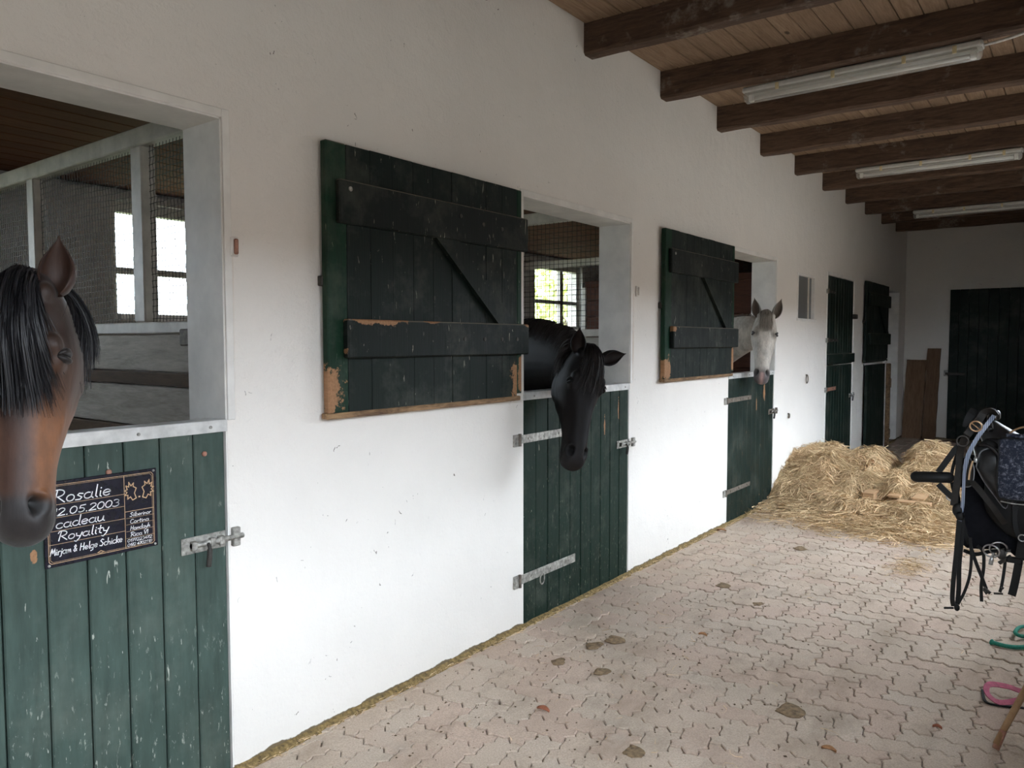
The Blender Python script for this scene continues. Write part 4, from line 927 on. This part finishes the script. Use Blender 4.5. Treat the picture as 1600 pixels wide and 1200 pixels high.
# ------------------------------------------------------------------ name plate on the first door
PL = thing('name_plate', (.004, 1.127, .918), 'black stable name plate with white handwriting and gold lines on the nearest door', 'sign')
PY0, PY1, PZ0, PZ1 = .953, 1.302, .917, 1.180
M_plate = simple('black plate enamel', (.012, .012, .020), .25, var=.2, bump=0); M_gold = NT('gold print').fin((.62, .42, .24), .4, .2); M_chalk = NT('white marker').fin((.85, .86, .86), .6)
MB().box(.0, .005, PY0, PY1, PZ0, PZ1, .0015).build('plate', M_plate, PL)
PWd, PHt = PY1 - PY0, PZ1 - PZ0
def pl(u, v): return (.0056, PY0 + u * PWd, PZ1 - v * PHt)
gl = MB()
def line(b, pts, r=.0008):
    P = [Vector(pl(*p)) for p in pts]
    for a, c in zip(P, P[1:]):
        d = (c - a); 
        if d.length < 1e-6: continue
        d.normalize(); n = Vector((0, -d.z, d.y)) * r; e = d * r * .6; b.add([a - n - e, c - n + e, c + n + e, a + n - e], [(0, 1, 2, 3)])
fr_ = [(.05, .045), (.945, .045), (.965, .075), (.965, .93), (.945, .955), (.05, .955), (.03, .93), (.03, .075), (.05, .045)]
line(gl, fr_); line(gl, [(u + (.012 if u < .5 else -.012), v + (.016 if v < .5 else -.016)) for u, v in fr_], .0004)
line(gl, [(.69, .05), (.69, .955)])
for v in (.275, .425, .58, .735): line(gl, [(.035, v), (.69, v)], .0006)
line(gl, [(.69, .50), (.96, .50)])
for v in (.585, .665, .75, .835): line(gl, [(.70, v), (.96, v)], .0004)
# the emblem: two gold antlers facing each other with a dot
for sx in (-1, 1):
    ant = [(.015, .335), (.030, .330), (.040, .27), (.020, .215), (.012, .175), (.030, .195), (.035, .14), (.055, .175), (.075, .125), (.078, .175), (.105, .15), (.095, .20), (.122, .20), (.100, .235), (.125, .255), (.098, .270), (.112, .305), (.080, .300), (.070, .345), (.055, .315), (.030, .345), (.015, .335)]
    ant = [(.018, .325), (.034, .26), (.016, .20), (.045, .175), (.040, .13), (.065, .165), (.085, .115), (.085, .175), (.112, .155), (.100, .205), (.128, .215), (.102, .24), (.126, .275), (.095, .275), (.098, .325), (.072, .300), (.052, .345), (.018, .325)]
    line(gl, [(.83 + sx * (u + .012), v + .02) for u, v in ant], .0015)
line(gl, [(.825, .335), (.835, .335)], .0022)
line(gl, [(.435, .935), (.465, .915), (.495, .935), (.465, .945), (.435, .935)], .0012)
gl.build('gold_print', M_gold, PL)
# hand-drawn letters, each a list of strokes in a unit box (x right, y up)
def arc(cx, cy, rx, ry, a0, a1, n=10): return [(cx + rx * math.cos(math.radians(a0 + (a1 - a0) * i / n)), cy + ry * math.sin(math.radians(a0 + (a1 - a0) * i / n))) for i in range(n + 1)]
G = {
 'R': ([[(.1, 0), (.18, .95)], [(.0, .8)] + arc(.22, .73, .33, .27, 120, -90) + [(.62, .0)]], .66), 'o': ([arc(.24, .25, .2, .25, 90, 450)], .5), 's': ([[(.38, .45), (.18, .5), (.10, .38), (.34, .18), (.26, .02), (.02, .03)]], .44),
 'a': ([arc(.22, .25, .2, .24, 60, 380) , [(.43, .48), (.42, .1), (.52, .0)]], .54), 'l': ([[(.12, 1.0), (.10, .12), (.2, 0)]], .24), 'i': ([[(.1, .46), (.1, .08), (.18, 0)], [(.1, .66), (.12, .70)]], .24), 'e': ([[(.04, .24), (.40, .30)] + arc(.22, .26, .2, .24, 20, 320)], .48),
 '1': ([[(.02, .6), (.26, .98), (.22, 0)]], .36), '2': ([arc(.24, .72, .2, .25, 160, -30) + [(.02, .0), (.50, .04)]], .54), '.': ([[(.08, .0), (.12, .04)]], .24), '0': ([arc(.26, .48, .23, .48, 90, 450)], .56), '5': ([[(.46, .95), (.14, .92), (.10, .55)] + arc(.22, .30, .22, .28, 100, -130)], .52), '3': ([arc(.2, .72, .2, .24, 140, -80) + arc(.2, .25, .25, .26, 80, -140)], .5),
 'c': ([arc(.24, .25, .22, .25, 50, 320)], .46), 'd': ([arc(.22, .25, .2, .24, 60, 380), [(.46, 1.0), (.42, .1), (.52, .0)]], .56), 'u': ([[(.04, .48), (.04, .12), (.16, 0), (.34, .1), (.40, .48), (.40, .08), (.5, 0)]], .54), 'y': ([[(.04, .48), (.08, .2), (.28, .14)], [(.42, .5), (.28, -.1), (.1, -.38), (-.02, -.3)]], .46), 't': ([[(.16, .85), (.14, .1), (.28, 0)], [(.0, .52), (.34, .55)]], .34),
 'M': ([[(.0, 0), (.16, .95), (.30, .3), (.52, .95), (.58, 0)]], .66), 'r': ([[(.06, .46), (.08, 0)], [(.08, .3), (.2, .47), (.34, .44)]], .36), 'j': ([[(.14, .46), (.1, -.2), (-.05, -.3)], [(.15, .66), (.17, .7)]], .24), 'm': ([[(.04, .46), (.04, 0), (.06, .34), (.2, .47), (.26, 0), (.28, .34), (.42, .47), (.5, .05)]], .56), '&': ([[(.44, .05), (.1, .7), (.24, .92), (.34, .7), (.04, .2), (.2, .0), (.44, .35)]], .56), ' ': ([], .26),
 'H': ([[(.06, 0), (.12, .95)], [(.48, 0), (.52, .95)], [(.06, .48), (.52, .5)]], .64), 'g': ([arc(.22, .25, .2, .24, 60, 380), [(.43, .48), (.38, -.25), (.1, -.35)]], .52), 'S': ([[(.5, .85), (.28, .97), (.08, .76), (.44, .36), (.30, .02), (.0, .1)]], .56), 'h': ([[(.08, 1.0), (.06, 0), (.1, .32), (.28, .46), (.38, .3), (.38, 0)]], .48), 'k': ([[(.08, 1.0), (.06, 0)], [(.38, .5), (.1, .24), (.4, 0)]], .44), 'b': ([[(.08, 1.0), (.06, .02)] + arc(.24, .23, .2, .23, 200, 530)], .5), 'n': ([[(.04, .46), (.04, 0), (.08, .32), (.26, .46), (.36, .3), (.38, 0)]], .46),
 'C': ([arc(.3, .48, .28, .48, 50, 320)], .56), 'V': ([[(.0, .95), (.22, 0), (.48, .95)]], .52), 'I': ([[(.1, .95), (.1, 0)]], .22), '7': ([[(.0, .92), (.44, .95), (.14, 0)], [(.08, .45), (.4, .5)]], .48), '9': ([arc(.24, .70, .2, .25, 20, 380) + [(.40, 0)]], .5), '4': ([[(.3, .95), (.02, .35), (.48, .38)], [(.36, .6), (.34, 0)]], .52), '8': ([arc(.24, .72, .18, .23, 270, 630) + arc(.24, .24, .22, .25, 90, -270)], .52)}
wr = MB()
def write(txt, u, v, h, width, r=.0014, slope=0.):
    tot = sum(G[c][1] for c in txt); sx = width / tot
    for c in txt:
        st, adv = G[c]
        for s in st: line(wr, [(u + (x + .12 * y) * sx, v - y * h + slope * (x + .12 * y)) for x, y in s], r)
        u += adv * sx
write('Rosalie', .07, .255, .15, .50, .0017); write('12.05.2003', .06, .405, .085, .58, .0015); write('cadeau', .09, .555, .12, .42, .0015)
write('Royality', .10, .70, .11, .44, .0015); write('Mirjam & Helge Schicke', .04, .86, .085, .62, .0013)
write('Silberinor', .735, .57, .052, .20, .0008); write('Cortina', .735, .655, .052, .18, .0008); write('Hamdayh', .735, .74, .055, .19, .0009); write('Rica VI', .735, .82, .055, .17, .0010)
write('0177223472', .705, .885, .038, .235, .0007); write('0172 4702518', .705, .94, .038, .235, .0007)
wr.build('handwriting', M_chalk, PL)
for u, v in ((.03, .03), (.97, .03), (.03, .97), (.97, .97)): p = pl(u, v); MB().cyl((p[0] - .001, p[1], p[2]), (p[0] + .002, p[1], p[2]), .004, 8).build('screw', M_zinc, PL)

# ------------------------------------------------------------------ tack on the right
M_leather = simple('black leather', (.008, .008, .009), .28, 0, .3, 90, .25, .001, .5); M_leather2 = simple('matt black leather', (.006, .006, .006), .6, 0, .3, 90, .25, .001, .25)
M_piping = simple('grey piping', (.16, .16, .17), .4); M_cloth = simple('black saddle cloth', (.007, .007, .009), .95, 0, .3, 60, .3, .003, .1)
M_brownl = simple('dark brown leather', (.013, .0105, .0085), .6, 0, .35, 70, .3, .001, .25); M_brass = simple('brass buckle', (.60, .40, .24), .35, .8, .15, 40); M_steel = simple('bit steel', (.42, .42, .42), .3, .9, .15, 40)
m = NT('frosty blue fabric'); nz = m.noise(m.pos(), 70, 6, .8, .4); m.bump(nz, .6, .004); M_mottle = m.fin(m.mix(m.ramp(nz, .50, .66), (.016, .020, .034), (.20, .21, .25)), .8, 0, .2)
m = NT('beaded blue band'); wv = m.n('ShaderNodeTexWave'); wv.inputs['Scale'].default_value = 60; m.l(m.pos(), wv.inputs['Vector']); M_bead = m.fin(m.mix(wv.outputs['Fac'], (.03, .04, .09), (.34, .39, .48)), .35)

RK = thing('saddle_rack', (2.5, 3.50, 1.0), 'dark iron saddle bracket fixed to the yard-side wall', 'rack')
MB().tube([(2.70, 3.50, 1.13), (2.16, 3.50, 1.13)], .022, 10).build('arm', M_iron, RK, True); MB().tube([(2.70, 3.50, .80), (2.45, 3.50, 1.12)], .012, 8).build('brace', M_iron, RK, True)
MB().box(2.690, 2.70, 3.45, 3.55, .74, 1.2, .002).build('mounting_plate', M_iron, RK)

SX, SY = 2.14, 3.50    # saddle: pommel towards the stalls (-x), seat along +x
SD = thing('saddle', (2.4, SY, 1.12), 'black leather saddle on the rack at the right edge', 'saddle')
xs = np.linspace(0, .46, 17); rings = []
top = np.interp(xs, [0, .03, .08, .16, .26, .36, .42, .46], [1.285, 1.318, 1.285, 1.236, 1.226, 1.256, 1.315, 1.325])
hwd = np.interp(xs, [0, .03, .08, .16, .26, .36, .42, .46], [.045, .055, .075, .10, .13, .16, .15, .10])
for x, z, hw_ in zip(xs, top, hwd):
    r = []
    for k in range(15):
        a = math.pi * k / 14 - math.pi / 2; r.append((SX + x + .04 * (abs(math.sin(a)) ** 2) * 1.0, SY + math.sin(a) * hw_, z - (1 - math.cos(a)) * (.07 + .06 * (1 - x / .46))))
    for k in range(15):
        a = math.pi / 2 - math.pi * k / 14; r.append((SX + x + .04 * (abs(math.sin(a)) ** 2), SY + math.sin(a) * hw_ * .8, z - .022 - (1 - math.cos(a)) * (.07 + .06 * (1 - x / .46))))
    rings.append(r)
MB().loft(rings).build('seat', M_leather, SD, True)
def slab(outline_, y, th, bulge=.0, name='flap', mt=None, par=None, sub=None, rim=None):
    """rounded flap in the x-z plane hanging at depth y, slightly domed"""
    o = smoothpath(outline_ + [outline_[0]], 5)[:-1]; cx = sum(p[0] for p in o) / len(o); cz = sum(p[2] for p in o) / len(o); b = MB(); rr = []
    for sc_, yo in ((1, 0), (1.0, -th * .6), (.94, -th - bulge * .3), (.7, -th - bulge * .8), (.35, -th - bulge), (.05, -th - bulge)):
        rr.append([(cx + (p[0] - cx) * sc_, p[1] + yo, cz + (p[2] - cz) * sc_) for p in o])
    b.loft(rr); ob = b.build(name, mt, par, True)
    if rim:
        MB().tube([(p[0], p[1] - th * .7, p[2]) for p in o] + [(o[0][0], o[0][1] - th * .7, o[0][2])], .003, 6).build('piping', rim, ob, True)
    return ob
for sgn in (-1, 1):
    yy = SY + sgn * .155
    F_ = lambda pts: [(x, yy + (z - 1.2) * .0 - (0 if sgn < 0 else -.0), z) for x, z in pts]
    slab(F_([(2.155, 1.20), (2.20, 1.235), (2.27, 1.20), (2.42, 1.18), (2.52, 1.16), (2.50, 1.0), (2.47, .90), (2.36, .862), (2.27, .885), (2.215, .94), (2.19, 1.0), (2.19, 1.08)]), yy + (0 if sgn < 0 else .02), .012, .014, 'flap', M_leather2, SD)
    if sgn < 0:
        slab([(2.165, yy - .012, 1.13), (2.18, yy - .012, 1.19), (2.23, yy - .012, 1.20), (2.262, yy - .014, 1.13), (2.272, yy - .014, 1.04), (2.262, yy - .014, .985), (2.225, yy - .014, 1.03), (2.19, yy - .012, 1.08)], yy, .012, .016, 'knee_roll', M_leather, SD, rim=M_piping)
        MB().tube(smoothpath([(2.17, yy - .02, 1.215), (2.215, yy - .03, 1.205), (2.262, yy - .034, 1.14), (2.285, yy - .03, 1.04), (2.288, yy - .03, .98)]), .007, 8).build('welt', M_leather, SD, True)
        slab([(2.185, yy + .01, 1.235), (2.235, yy + .005, 1.24), (2.30, yy, 1.225), (2.30, yy - .02, 1.15), (2.272, yy - .02, 1.13), (2.235, yy - .01, 1.195)], yy, .008, .006, 'skirt', M_leather, SD)
        MB().cyl((2.268, yy - .034, 1.185), (2.268, yy - .024, 1.185), .008, 12).build('stud', M_steel, SD, True)
MB().tube(smoothpath([(2.20, SY - .09, 1.262), (2.192, SY - .05, 1.305), (2.21, SY, 1.325), (2.21, SY + .05, 1.30)]), .010, 8).build('pommel_edge', M_leather, SD, True)
MB().tube(smoothpath([(2.155, 3.30, 1.075), (2.18, 3.29, 1.05), (2.225, 3.29, .99), (2.25, 3.30, .95), (2.262, 3.31, .93)]), .011, 8, .35, (0, 1, 0)).build('strap', M_brownl, SD, True)
MB().tube(smoothpath([(2.295, 3.31, 1.0), (2.292, 3.305, .96), (2.30, 3.30, .91), (2.315, 3.30, .885), (2.34, 3.30, .875)]), .008, 8, .35, (0, 1, 0)).build('girth_strap', M_leather2, SD, True)
MB().ring((2.318, 3.295, .888), (0, 1, 0), .012, .0025, 14, 6).build('buckle', M_steel, SD, True)
PD = thing('saddle_pad', (2.4, SY, 1.1), 'black saddle cloth hanging under the saddle', 'saddle pad')
rg = []
for i in range(12):
    x = 2.115 + i * .042; r = []
    zz = [.80, .90, 1.0, 1.08, 1.135, 1.16, 1.135, 1.08, 1.0, .90, .80]; zb = .79 + .02 * min(1, abs(i - 2) / 6) + (.03 if i == 3 else 0) + .018 * math.sin(i * .9)
    for k, z in enumerate(zz):
        s_ = -1 if k < 5 else 1; d_ = [.142, .138, .133, .115, .07, 0, .07, .115, .133, .138, .142][k]
        r.append((x + .012 * math.sin(z * 14 + i) + (.0 if k not in (0, 10) else 0.01), SY + (s_ if k != 5 else 0) * (d_ + .006 * math.sin(i * 1.7 + k)), z if k not in (0, 10) else zb))
    rg.append(r)
b = MB().loft(rg, closed=False, cap=False); o = b.build('cloth', M_cloth, PD, True); sl = o.modifiers.new('s', 'SOLIDIFY'); sl.thickness = .012; ss_ = o.modifiers.new('u', 'SUBSURF'); ss_.levels = 1; ss_.render_levels = 1
MB().tube(smoothpath([(2.13, SY - .152, .80), (2.17, SY - .153, .792), (2.22, SY - .153, .812), (2.27, SY - .152, .822)]), .007, 6).build('binding', M_leather2, PD, True)
MT = thing('mottled_pad', (2.40, 3.26, 1.03), 'dark blue pad with frosty mottling hung in front of the saddle', 'pad')
slab([(2.240, 3.27, 1.225), (2.245, 3.27, 1.25), (2.30, 3.27, 1.252), (2.46, 3.27, 1.252), (2.50, 3.27, 1.22), (2.50, 3.27, 1.06), (2.47, 3.27, 1.028), (2.30, 3.27, 1.030), (2.262, 3.27, 1.032), (2.240, 3.27, 1.055)], 3.27, .022, .02, 'pad', M_mottle, MT, rim=M_leather2)
MB().tube(smoothpath([(2.272, 3.27, 1.262), (2.275, 3.265, 1.275), (2.31, 3.26, 1.295), (2.36, 3.26, 1.295), (2.40, 3.265, 1.262)]), .0035, 8).build('handle', M_brass, MT, True)
MB().tube([(2.26, 3.262, 1.262), (2.47, 3.262, 1.262)], .008, 8).build('hem', M_mottle, MT, True)
MB().tube(smoothpath([(2.25, 3.262, 1.02), (2.30, 3.25, 1.018), (2.36, 3.262, 1.02)]), .0025, 6).build('cord', M_zinc, MT, True)

BR = thing('bridle', (2.1, 3.36, .56), 'black bridle with a brass buckle and blue beaded band hung over the saddle pommel', 'bridle')
MB().tube(smoothpath([(2.218, 3.300, 1.327), (2.205, 3.270, 1.305), (2.173, 3.260, 1.249), (2.147, 3.260, 1.188), (2.135, 3.270, 1.133), (2.131, 3.280, 1.070), (2.128, 3.290, 0.983), (2.120, 3.300, 0.919)]), [.0078] * 25 + [.006] * 18, 8, .4, (0, 1, 0)).build('beaded_browband', M_bead, BR, True)
MB().tube(smoothpath([(2.215, 3.360, 1.327), (2.205, 3.330, 1.343), (2.186, 3.310, 1.338), (2.172, 3.300, 1.312), (2.154, 3.280, 1.282), (2.137, 3.270, 1.253)]), .014, 8, .35, (0, 1, .4)).build('headpiece', M_brownl, BR, True)
MB().tube(smoothpath([(2.152, 3.360, 1.338), (2.143, 3.340, 1.319), (2.136, 3.330, 1.291), (2.134, 3.330, 1.276)]), .020, 8, .4, (0, 1, 0)).build('padded_headpiece', M_leather2, BR, True)
bk = MB(); bk.ring((2.167, 3.250, 1.290), (0, 1, .2), .019, .0030, 18, 6, 1.0); bk.tube([(2.153, 3.248, 1.301), (2.180, 3.246, 1.279)], .002, 6); bk.build('buckle', M_brass, BR, True)
MB().tube(smoothpath([(2.137, 3.270, 1.253), (2.125, 3.280, 1.227), (2.113, 3.300, 1.175), (2.111, 3.300, 1.114), (2.104, 3.300, 1.040), (2.098, 3.300, 0.978)]), .013, 8, .3, (0, 1, 0)).build('cheek_piece', M_brownl, BR, True)
MB().ring((2.125, 3.260, 1.231), (0, 1, 0), .019, .003, 20, 6).build('ring', M_iron, BR, True)
MB().tube([(2.108, 3.300, 1.206), (2.096, 3.300, 1.191), (2.043, 3.300, 1.100)], .0115, 8, .3, (0, 1, 0)).build('noseband_strap', M_leather2, BR, True)
MB().tube([(2.044, 3.300, 1.055), (2.075, 3.300, 1.024), (2.101, 3.300, 1.003)], .0115, 8, .3, (0, 1, 0)).build('noseband_strap', M_leather2, BR, True)
nb = smoothpath([(1.965, 3.310, 1.075), (1.973, 3.300, 1.075), (2.010, 3.290, 1.080), (2.049, 3.290, 1.082), (2.073, 3.300, 1.083), (2.081, 3.310, 1.080)])
MB().tube(nb, [.017, .020, .021, .021, .021] + [.021] * (len(nb) - 7) + [.020, .015], 12).build('padded_noseband', M_leather2, BR, True)
MB().ring((2.084, 3.300, 1.079), (0, 1, 0), .012, .003, 16, 6).build('ring', M_brass, BR, True)
MB().ring((2.090, 3.300, 1.009), (0, 1, 0), .013, .003, 16, 6, 1.3).build('ring', M_steel, BR, True)
slab([(2.112, 3.320, 1.148), (2.136, 3.320, 1.170), (2.158, 3.320, 1.128), (2.154, 3.320, 1.065), (2.131, 3.320, 1.052), (2.110, 3.320, 1.060)], 3.3, .010, .006, 'leather_pad', M_brownl, BR, rim=M_piping)
MB().tube(smoothpath([(2.103, 3.330, 1.181), (2.088, 3.330, 1.120), (2.085, 3.330, 1.065), (2.097, 3.330, 1.010), (2.110, 3.330, 0.949)]), .006, 6, .4, (0, 1, 0)).build('throat_lash', M_leather2, BR, True)
MB().tube(smoothpath([(2.158, 3.280, 1.205), (2.168, 3.270, 1.169), (2.169, 3.270, 1.155)]), [.003] * 6 + [.008] * 7, 8).build('snap_hook', M_steel, BR, True)
MB().tube(smoothpath([(2.159, 3.270, 1.159), (2.151, 3.270, 1.122), (2.148, 3.270, 1.086)]), .004, 6).build('loop', M_brass, BR, True)
kn = MB(); kn.ball((2.113, 3.300, 0.963), (.020, .016, .028), 12, 8); kn.ball((2.121, 3.290, 0.943), (.016, .015, .018), 12, 8); kn.build('strap_bundle', M_leather2, BR, True)
for pts, r in (([(2.119, 3.300, 0.951), (2.115, 3.300, 0.882), (2.111, 3.300, 0.792), (2.105, 3.300, 0.695), (2.103, 3.300, 0.620), (2.108, 3.300, 0.591)], .0085), ([(2.125, 3.310, 0.950), (2.127, 3.310, 0.869), (2.121, 3.310, 0.757), (2.122, 3.310, 0.658), (2.119, 3.310, 0.598)], .0085), ([(2.154, 3.310, 0.861), (2.160, 3.310, 0.789), (2.156, 3.310, 0.714), (2.141, 3.310, 0.650), (2.123, 3.310, 0.604)], .0055), ([(2.108, 3.340, 1.195), (2.101, 3.340, 1.046), (2.127, 3.340, 0.900), (2.148, 3.340, 0.829)], .008)):
    MB().tube(smoothpath(pts), r, 8, .35, (0, 1, 0)).build('rein', M_leather2, BR, True)
MB().tube([(2.076, 3.300, 0.577), (2.108, 3.300, 0.584)], .004, 6).build('rein_end', M_leather2, BR, True); MB().ball((2.119, 3.300, 0.588), (.010, .008, .014), 10, 8).build('rein_knot', M_leather2, BR, True)
G_ = thing('girth', (2.25, 3.33, .64), 'broad black girth strap hanging straight down at the right edge', 'strap')
gp = smoothpath([(2.319, 3.330, 0.978), (2.317, 3.330, 0.894), (2.310, 3.330, 0.810), (2.302, 3.330, 0.737), (2.294, 3.330, 0.682), (2.290, 3.330, 0.662)]); MB().tube(gp, .014, 8, .3, (0, 1, 0)).build('webbing', M_leather2, G_, True)
MB().box(2.27, 2.32, 3.318, 3.342, .785, .805, .003).build('keeper', M_leather2, G_)
DB = thing('double_bit_straps', (2.2, 3.33, .6), 'thin black straps crossing below the saddle cloth', 'strap')
for pts, r in (([(2.156, 3.320, 0.823), (2.177, 3.320, 0.760), (2.195, 3.320, 0.714), (2.210, 3.320, 0.673)], .0065), ([(2.176, 3.330, 0.829), (2.195, 3.330, 0.810), (2.199, 3.330, 0.754), (2.193, 3.330, 0.679), (2.196, 3.330, 0.619)], .006)): MB().tube(smoothpath(pts), r, 8, .4, (0, 1, 0)).build('strap', M_leather2, DB, True)
bb = MB(); bb.tube([(2.203, 3.310, 0.679), (2.224, 3.310, 0.661)], .006, 6); bb.tube([(2.203, 3.310, 0.672), (2.214, 3.310, 0.657)], .005, 6); bb.build('buckle', M_iron, DB, True)
BT = thing('snaffle_bit', (2.23, 3.33, .7), 'steel bit rings hanging on a strap below the saddle cloth', 'bit')
MB().ring((2.224, 3.300, 0.824), (.2, 1, .2), .024, .0032, 22, 6, 1.1).build('bit_ring', M_steel, BT, True); MB().ring((2.244, 3.330, 0.828), (-.3, 1, .1), .026, .0032, 22, 6, 1.1).build('bit_ring', M_steel, BT, True)
MB().tube(smoothpath([(2.232, 3.300, 0.818), (2.227, 3.300, 0.798), (2.223, 3.300, 0.773)]), [.005] * 7 + [.008] * 6, 8).build('mouthpiece', M_steel, BT, True)
MB().tube(smoothpath([(2.238, 3.340, 0.854), (2.247, 3.340, 0.816), (2.264, 3.340, 0.795), (2.263, 3.340, 0.746), (2.257, 3.340, 0.689), (2.252, 3.340, 0.664)]), .0055, 8, .5, (0, 1, 0)).build('strap', M_leather2, BT, True)
b = MB(); b.tube([(2.233, 3.340, 0.655), (2.262, 3.340, 0.659)], .004, 6); b.tube([(2.255, 3.340, 0.684), (2.263, 3.340, 0.678)], .005, 6); b.tube([(2.247, 3.330, 0.775), (2.284, 3.330, 0.808)], .007, 8); b.tube([(2.268, 3.330, 0.827), (2.282, 3.330, 0.827)], .006, 8); b.ball((2.253, 3.340, 0.808), (.016, .01, .022), 10, 8); b.build('buckle', M_iron, BT, True)

# ropes and broom on the pavers at the right edge
M_pink = simple('pink webbing', (.52, .12, .20), .7, 0, .2, 60); M_grope = simple('green rope', (.015, .20, .14), .8, 0, .3, 120, .6, .003)
LR = thing('pink_halter_strap', (2.3, 3.9, 0), 'pink webbing strap lying in a loop on the pavers', 'strap')
MB().tube(smoothpath([(2.308, 4.014, 0.012), (2.232, 3.902, 0.016), (2.186, 3.906, 0.030), (2.171, 3.934, 0.050), (2.184, 3.973, 0.060), (2.247, 4.016, 0.050), (2.306, 4.037, 0.035), (2.397, 4.136, 0.012)]), .013, 8, .2, (.6, -.5, 1)).build('webbing', M_pink, LR, True)
MB().tube(smoothpath([(2.149, 4.020, 0.006), (2.173, 3.898, 0.006), (2.222, 3.890, 0.006), (2.313, 3.929, 0.006)]), .006, 8, .5, (0, 0, 1)).build('lining', M_leather2, LR, True)
GR = thing('green_lead_rope', (2.3, 4.7, 0), 'green lead rope lying on the pavers at the right edge', 'rope')
MB().tube(smoothpath([(2.125, 4.685, 0.012), (2.143, 4.677, 0.012), (2.201, 4.668, 0.012), (2.268, 4.708, 0.012), (2.399, 4.860, 0.012)]), [.016] * 3 + [.011] * 22, 10).build('rope', M_grope, GR, True)
MB().tube(smoothpath([(2.364, 5.068, 0.012), (2.249, 5.026, 0.020), (2.220, 4.873, 0.035), (2.232, 4.830, 0.030), (2.272, 4.884, 0.012), (2.396, 4.966, 0.012)]), .010, 10).build('rope', M_grope, GR, True)
BM = thing('broom', (2.25, 3.6, 0), 'wooden tool handle standing slanted on the pavers at the right edge', 'broom')
a_ = Vector((2.247, 3.469, 0.020)); d_ = (Vector((2.60, 3.95, .86)) - a_)
MB().tube([a_, a_ + d_ * .12, a_ + d_ * 1.05], [.011, .0125, .0125], 12).build('handle', M_handle, BM, True)
MB().tube([a_ - Vector((0, 0, .018)), a_ + d_ * .06], .013, 12).build('tip', M_screw, BM, True)
